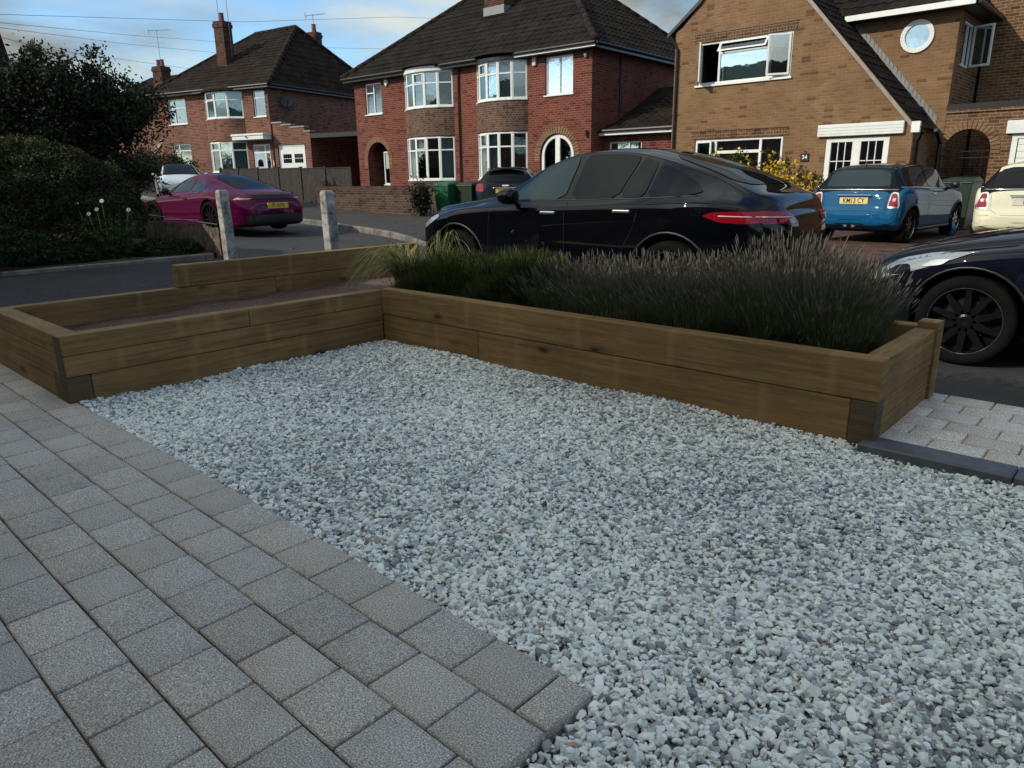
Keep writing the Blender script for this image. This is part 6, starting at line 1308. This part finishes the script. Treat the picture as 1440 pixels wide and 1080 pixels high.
def mini(label, loc, rz, paint_mat, roof_mat, plate_mat, text, tail):
    K = thing('small_hatchback', label, 'car', loc, rz); body, bvh, f = car_body(sp, K, paint_mat, roof_mat=roof_mat, gh_mat='car_glass'); Ln = sp['L']
    for ax in ('R', 'Lf'):
        decal(bvh, [(1.12, .955), (1.42, 1.20), (1.62, 1.30), (2.28, 1.325), (2.30, .97)], ax, .004, 'door_window', 'car_glass_light', K, rnd=1)
        decal(bvh, [(2.38, .975), (2.36, 1.325), (2.95, 1.31), (3.12, 1.04), (3.05, 1.0)], ax, .004, 'quarter_window', 'car_glass_light', K, rnd=1)
        for wx in (sp['fx'], sp['rx_']):
            line_decal(bvh, [(wx+(sp['r']+.07)*math.cos(PI*q/16), sp['r']+(sp['r']+.07)*math.sin(PI*q/16)) for q in range(17)], ax, .032, -.01, 'arch_trim', 'car_trim', K)
        line_decal(bvh, [(.95, .925), (2.0, .95), (3.0, .985), (3.5, .985)], ax, .008, .0, 'waist_trim', 'chrome', K); line_decal(bvh, [(1.05, .24), (2.75, .24)], ax, .03, -.01, 'sill_trim', 'car_trim', K)
    line_decal(bvh, [(-.70, .945), (0, .95), (.70, .945)], 'rear', .008, .002, 'waist_trim', 'chrome', K)
    decal(bvh, [(-.44, 1.0), (.44, 1.0), (.56, 1.01), (.49, 1.29), (-.49, 1.29), (-.56, 1.01)], 'rear', .004, 'back_glass', 'car_glass_light' if tail == 'blue' else 'car_glass', K, rnd=1)
    for sy in (-1, 1):
        r_ = decal(bvh, [(sy*.575, .66), (sy*.60, .88), (sy*.64, .905), (sy*.73, .89), (sy*.775, .67), (sy*.76, .635), (sy*.60, .635)], 'rear', .008, 'lamp_ring', 'chrome', K, rnd=1, maxe=.03)
        decal(bvh, [(sy*.60, .675), (sy*.625, .865), (sy*.66, .88), (sy*.715, .865), (sy*.75, .68), (sy*.74, .66), (sy*.62, .66)], 'rear', .014, 'tail_lamp', 'lamp_red', K, rnd=1, maxe=.03)
        decal(bvh, [(sy*.655, .745), (sy*.655, .80), (sy*.705, .80), (sy*.705, .745)], 'rear', .019, 'reverse_lamp', 'lamp_white', K, maxe=.03)
        handle(K, 2.12, f['w'](2.12)-.03, .855, sy, .16); 
        for wx in (sp['fx'], sp['rx_']): wheel(K, wx, sy*.825, sp['r'], .215, sp=8, side=sy)
    line_decal(bvh, [(-.57, .93), (-.545, .62), (-.40, .545), (.40, .545), (.545, .62), (.57, .93)], 'rear', .004, -.002, 'boot_gap', 'arch_black', K)
    line_decal(bvh, [(-.76, .53), (-.5, .54)], 'rear', .003, -.001, 'panel_gap', 'arch_black', K)
    MB().box(Ln-.045, Ln-.012, -.30, .30, .835, .862).build('boot_handle', M['chrome'], K, bevel=.01)
    plate(K, bvh, 'rear', 0, .755, .50, .115, text, plate_mat, Ln)
    line_decal(bvh, [(-.06, .905), (0, .895), (.06, .905)], 'rear', .010, .006, 'badge', 'chrome', K)
    if tail == 'blue': line_decal(bvh, [(.36, .80), (.50, .80)], 'rear', .009, .004, 'model_badge', 'chrome', K)
    decal(bvh, [(-.26, .30), (.26, .30), (.26, .37), (-.26, .37)], 'rear', .006, 'lower_grille', 'car_trim', K)
    for q in (-.07, .07): MB().tube([(Ln-.02, q, .33), (Ln+.05, q, .33)], .035, 12).build('exhaust', M['chrome'], K)
    side_seams(K, bvh, [[(1.08, .30), (1.0, .6), (1.02, .93)], [(2.33, .32), (2.35, .96)]], Ln); mirrors(K, 1.32, .80, .93, 'car_trim' if tail == 'blue' else paint_mat, .14)
    MB().tube([(3.25, 0, 1.37), (3.38, 0, 1.50)], .008, 6).build('antenna', M['car_trim'], K); return K
def place_car(rear_mid, heading, Ln):    # nose = rear + heading*L ; local +x points to the tail
    h = Vector(heading).normalized(); nose = Vector(rear_mid)+h*Ln; return (nose.x, nose.y), math.atan2(-h.y, -h.x)
(nx, ny), rz = place_car((-4.48, 13.95), (.08, .997), 3.70)
mini('bright blue small hatchback with black roof parked facing the brown house', (nx, ny, -.01), rz, 'blue_paint', 'black_paint', 'plate_y2', 'KM13 CY', 'blue')
(nx, ny), rz = place_car((-1.86, 14.15), (.05, .998), 3.70)
mini('cream small hatchback cut off by the right edge of the picture', (nx, ny, -.01), rz, 'cream_paint', 'cream_paint', 'plate_w', 'KT11', 'cream')

# ------------------------------------------------------------------ bins, walls, fence
def bin_(x, y, rz, mat, label, w=.58, d=.7, h=.98):
    root = thing('wheelie_bin', label, 'wheelie bin', (x, y, S(x)-.02 if x < -9 else 0), rz)
    mb = MB(); a, b_ = w*.40, w*.5; c, e = d*.40, d*.5
    mb.add([(-a, -c, .05), (a, -c, .05), (a, c*.8, .05), (-a, c*.8, .05), (-b_, -e, h-.08), (b_, -e, h-.08), (b_, e, h-.08), (-b_, e, h-.08)], [(0, 3, 2, 1), (4, 5, 6, 7), (0, 1, 5, 4), (1, 2, 6, 5), (2, 3, 7, 6), (3, 0, 4, 7)]); mb.box(-b_-.015, b_+.015, -e-.015, e+.015, h-.12, h-.082)
    mb.build('bin_body', M[mat], root, bevel=.02, seg=2)
    ml = MB(); ml.add([(-b_-.02, -e-.03, h-.08), (b_+.02, -e-.03, h-.08), (b_+.02, e+.02, h-.08), (-b_-.02, e+.02, h-.08), (-b_*.85, -e*.8, h-.02), (b_*.85, -e*.8, h-.02), (b_*.85, e*.8, h+.02), (-b_*.85, e*.8, h+.02)], [(0, 3, 2, 1), (4, 5, 6, 7), (0, 1, 5, 4), (1, 2, 6, 5), (2, 3, 7, 6), (3, 0, 4, 7)])
    ml.build('lid', M[mat], root, bevel=.015, seg=2); MB().tube([(-b_*.7, e+.05, h-.06), (b_*.7, e+.05, h-.06)], .014, 6).build('bar', M[mat], root)
    for s in (-1, 1): MB().tube([(s*(w*.36), e*.85, .1), (s*(w*.36+.05), e*.85, .1)], .10, 14).build('wheel', M['car_trim'], root)
    return root
bin_(-16.75, 15.4, R(8), 'bin_green', 'bright green wheelie bin standing by the garden wall')
bin_(-16.15, 15.8, R(8), 'bin_dark', 'dark green wheelie bin beside the bright green one')
bin_(-15.6, 16.1, R(8), 'bin_dark', 'dark green wheelie bin nearest the small blue hatchback')
bin_(-3.75, 18.6, R(-4), 'bin_dark', 'dark green wheelie bin by the arched gate between the two small cars', .62, .75, 1.10)
bag = thing('plastic_bag', 'small blue bag lying by the front wheel of the blue small hatchback', 'bag', (-3.42, 16.75, 0))
V = []; bm = bmesh.new(); bmesh.ops.create_icosphere(bm, subdivisions=3, radius=.10)
for v in bm.verts: v.co = Vector((v.co.x*.7, v.co.y*.7, max(-.0, (v.co.z+.08)*1.4)))*(1+.12*math.sin(v.co.x*40)*math.cos(v.co.z*35))
me = bpy.data.meshes.new('sack'); bm.to_mesh(me); bm.free(); me.materials.append(M['bag_blue']); link(bpy.data.objects.new('sack', me), bag)
# garden wall of the brick house: vertical brick-on-edge top
def low_wall(p0, p1, h, label, mat='wall_brick', t=.22, z0=0.0):
    (x0, y0), (x1, y1) = p0, p1; Ln = math.dist(p0, p1); root = thing('garden_wall', label, 'wall', (x0, y0, z0), math.atan2(y1-y0, x1-x0))
    MB().box(0, Ln, 0, t, -.3, h-.23).build('wall', M[mat], root); mb = MB(); x = 0
    while x < Ln-.03: mb.box(x+.003, x+.066, -.012, t+.012, h-.228, h+random.uniform(-.006, .006)); x += .072
    mb.build('brick_on_edge', M[mat], root, bevel=.004); return root
low_wall((-22.9, 14.75), (-16.9, 14.35), .72, 'low brick garden wall with upright capping bricks left of the green bins', z0=S(-20)+.05)
root = thing('wall_end_growth', 'dark bushy growth against the end of the low garden wall', 'plant', (-16.95, 14.5, S(-17)+.04))  # leafy clump against the wall end; no post is modelled
C_ = rng.normal(0, 1, (2600, 3))*np.array([.13, .16, .24])+np.array([0, 0, .42]); C_ = C_[C_[:, 2] > 0]; V, F = leaves(C_, .04); npmesh('foliage', V, F, M['leaf_dark'], root)
def panel_fence(p0, p1, h, z0, z1, label):
    (x0, y0), (x1, y1) = p0, p1; Ln = math.dist(p0, p1); root = thing('timber_fence', label, 'fence', (x0, y0, z0), math.atan2(y1-y0, x1-x0)); n = max(1, round(Ln/1.85)); sl = (z1-z0)/Ln
    for k in range(n):
        a, b_ = Ln*k/n, Ln*(k+1)/n; zz_ = sl*(a+b_)/2; mb = MB(); x = a+.06
        while x < b_-.06: mb.box(x, min(x+.115, b_-.05), random.uniform(-.004, .004)-.01, .012, zz_+.16, zz_+h-.04); x += .10
        mb.build('panel', M['fence'], root); MB().box(a+.05, b_-.05, -.03, .03, zz_+h-.04, zz_+h-.005).build('capping', M['fence'], root); MB().box(a+.05, b_-.05, -.025, .0, zz_-.02, zz_+.155).build('gravel_board', M['fence'], root)
        MB().box(a-.05, a+.05, -.05, .05, zz_-.2, zz_+h+.05).build('fence_post', M['stone' if 0 else 'fence'], root)
    return root
panel_fence((-33.2, 16.4), (-22.6, 16.1), 1.36, .48, .34, 'dark brown vertical board fence running behind the magenta car')

# ------------------------------------------------------------------ yellow shrub, hedges, trees
root = thing('yellow_shrub', 'leafy shrub covered in yellow flowers under the ground floor window of the brown house', 'shrub', (-9.0, 18.8, 0))
P_, W_ = tuft(90, 0, 0, 0, 1.35, .35, 1.62, .9, .006, hv=.3); V, F = strip_mesh(P_, W_); idx = rng.integers(0, 90, 5200); kk = rng.integers(1, 5, 5200); C_ = P_[idx, kk]+rng.normal(0, .07, (5200, 3)); V2, F2 = leaves(C_, .045, 1.8)
idx = rng.integers(0, 90, 1100); C3 = P_[idx, 4]*rng.uniform(.66, 1.04, (1100, 1))+rng.normal(0, .09, (1100, 3)); C3 = np.repeat(C3, 4, 0)+rng.normal(0, .018, (4400, 3)); V3, F3 = leaves(C3, .056, 1.2)
npmesh('stems', V, F, M['bark'], root); npmesh('foliage', V2, F2, M['leaf_daisy'], root); npmesh('blossom', V3, F3, M['petal_yellow'], root)
def blob_tree(name, label, cat, loc, blobs, n, size, mat='leaf_dark', trunks=(), group=None, sparse=.5):
    root = thing(name, label, cat, loc, group=group); Cs = []
    tot = sum(r[3]**2 for r in blobs)
    for (bx_, by_, bz_, r, k) in blobs:
        # each blob is many little sprays of leaves
        nn = int(n*r*r/tot*k); ns = max(6, nn//55); d = rng.normal(size=(ns, 3)); d /= np.linalg.norm(d, axis=1)[:, None]; c = np.array([bx_, by_, bz_])+d*r*(rng.uniform(.15, 1.12, ns)**.6)[:, None]*np.array([1, 1, .85])
        c = np.repeat(c, 55, 0)+rng.normal(0, r*.105+.05, (ns*55, 3)); Cs.append(c)
    C_ = np.concatenate(Cs); C_ = C_[C_[:, 2] > .05]; V, F = leaves(C_, size, 1.9); npmesh('crown', V, F, M[mat], root)
    mb = MB()
    for pts, r0 in trunks: mb.tube(pts, [r0*(1-.75*i/(len(pts)-1)) for i in range(len(pts))], 7)
    if mb.v: mb.build('trunk', M['bark'], root, smooth=True)
    return root
g_ = 'trees behind the round bush'
def lm(seed, x, z0, z1, r, n=7):
    rr = random.Random(seed); out = [([(x, 0, 0), (x+rr.uniform(-.1, .1), 0, z0*.5), (x+rr.uniform(-.2, .2), 0, z0)], r)]
    for k in range(n):
        a = rr.uniform(0, 6.28); q = rr.uniform(.6, 1.7); out.append(([(x, 0, z0*rr.uniform(.55, 1)), (x+q*.5*math.cos(a), q*.5*math.sin(a), z0+(z1-z0)*.45), (x+q*math.cos(a), q*math.sin(a), z1*rr.uniform(.85, 1.0))], r*.45))
    return out
blob_tree('broadleaf_tree', 'dark leafy tree with the domed crown at the far left above the round bush', 'tree', (-27.5, 7.9, S(-27)), [(0, 0, 2.6, 1.9, 1.5), (-.3, .3, 3.9, 1.15, .9), (.5, -.3, 3.5, 1.0, .8), (-1.6, -1.2, 2.8, 1.5, 1.2), (.2, 1.2, 3.0, 1.1, .9), (0, 0, 1.3, 1.8, 1.2), (-.1, .1, 4.6, .65, .25)], 30000, .070, trunks=lm(3, 0, 1.6, 4.4, .14), group=g_)
blob_tree('broadleaf_tree', 'dark leafy tree with thin open top in front of the left red house', 'tree', (-27.4, 9.55, S(-27)), [(-.6, -.5, 3.2, 1.15, 1.2), (.7, .6, 3.1, 1.25, 1.2), (-.2, -.2, 3.9, .9, .6), (.6, .4, 3.9, .85, .5), (-1.3, -.8, 3.9, .6, .3), (0, 0, 2.6, 1.2, 1.1), (.1, 0, 4.5, .6, .18), (-1.6, -.9, 4.5, .45, .12)], 19000, .062, trunks=lm(5, -.2, 1.7, 4.6, .10, 10), group=g_)
blob_tree('broadleaf_tree', 'dense dark tree cut off by the left edge of the picture', 'tree', (-28.5, 4.8, S(-28)), [(0, 0, 3.2, 1.6, 1.2), (0, 0, 1.9, 1.9, 1.2), (.3, .6, 3.9, .8, .6), (1.2, .8, 2.2, 1.4, 1.0)], 22000, .08, trunks=lm(8, 0, 1.8, 3.8, .15), group=g_)
blob_tree('hedge', 'dark hedge beside the white saloon car below the tree', 'hedge', (-30.0, 10.5, S(-30)), [(-2.6, -1.8, 1.0, 1.2, 1), (-1.3, -.9, 1.0, 1.15, 1), (0, 0, .95, 1.05, 1), (.6, .55, 1.15, .9, 1), (-3.5, -2.4, 1.1, 1.3, 1)], 26000, .05, mat='leaf_dark')
blob_tree('hedge', 'dark shrub under the front window of the left red house', 'hedge', (-36.5, 14.9, S(-36)), [(-1.6, 0, .9, 1.1, 1), (0, .2, 1.0, 1.15, 1), (1.2, .4, .8, .9, 1)], 12000, .055, mat='leaf_dark')

blob_tree('hedge', 'added unseen hedge outside the right edge, darkening the reflection in the black coupe', 'hedge', (3.4, 12.2, 0), [(-1.6, 0, .9, 1.1, 1), (0, 0, 1.0, 1.2, 1), (1.7, 0, 1.0, 1.2, 1), (-1.2, 0, 2.1, 1.0, 1), (.3, 0, 2.3, 1.1, 1), (1.8, 0, 2.2, 1.0, 1)], 16000, .07)  # added out of view so the coupe's rear mirrors something dark
# ------------------------------------------------------------------ aerials and overhead wires
aerial('tv_aerial', 'thin television aerial on the distant house chimney', -50.75, 21.9, 8.5, 2.2, R(35), 6, 1.4)
aerial('tv_aerial', 'television aerial with dish on the right chimney of the left red house', -38.4, 25.45, 9.3, 1.0, R(20), 6, 1.3)
aerial('tv_aerial', 'taller television aerial beside the big left chimney, cut by the top edge', -38.9, 20.6, 7.6, 4.3, R(15), 9, 1.9)
aerial('tv_aerial', 'thin bare aerial mast just left of the big left chimney pot', -40.1, 20.7, 9.2, 3.2, R(60), 5, .8)
def wire(pts, label, sagz=.0):
    n = 24; P_ = []
    for (a, b_) in zip(pts, pts[1:]):
        for k in range(n): t_ = k/n; P_.append(tuple(a[i]+(b_[i]-a[i])*t_-(sagz*4*t_*(1-t_) if i == 2 else 0) for i in range(3)))
    P_.append(pts[-1]); root = MB().tube(P_, .0055, 5).build('overhead_wire', M['wire'], None); tag(root, label, 'wire', 'overhead wires'); return root

wire([(-21.5, 1.0, 5.1), (-22.95, 6.04, 5.36), (-24.96, 13.71, 6.48), (-26.49, 21.82, 7.96), (-30.5, 29.0, 9.4)], 'topmost overhead wire crossing the sky at the left')
wire([(-21.5, 2.0, 4.9), (-22.98, 6.02, 5.17), (-30.96, 12.26, 6.67), (-39.1, 20.5, 8.35)], 'second overhead wire from the top, reaching the big chimney')
wire([(-19.5, 2.5, 4.4), (-20.7, 5.4, 4.67), (-30.99, 12.23, 6.35), (-39.15, 20.5, 7.8)], 'third overhead wire from the top, just above the tree')
wire([(-17.5, 2.5, 3.8), (-18.42, 4.78, 4.11), (-24.5, 7.33, 4.9), (-41.8, 21.0, 7.2)], 'lowest overhead wire, passing behind the tree top')
wire([(-25.42, 17.37, 6.13), (-26.9, 21.9, 6.75)], 'short overhead wire between the roofs of the two red houses')
wire([(-13.63, 20.3, 7.0), (-12.6, 34, 10.2)], 'short overhead wire in the blue gap between the red and the brown house')
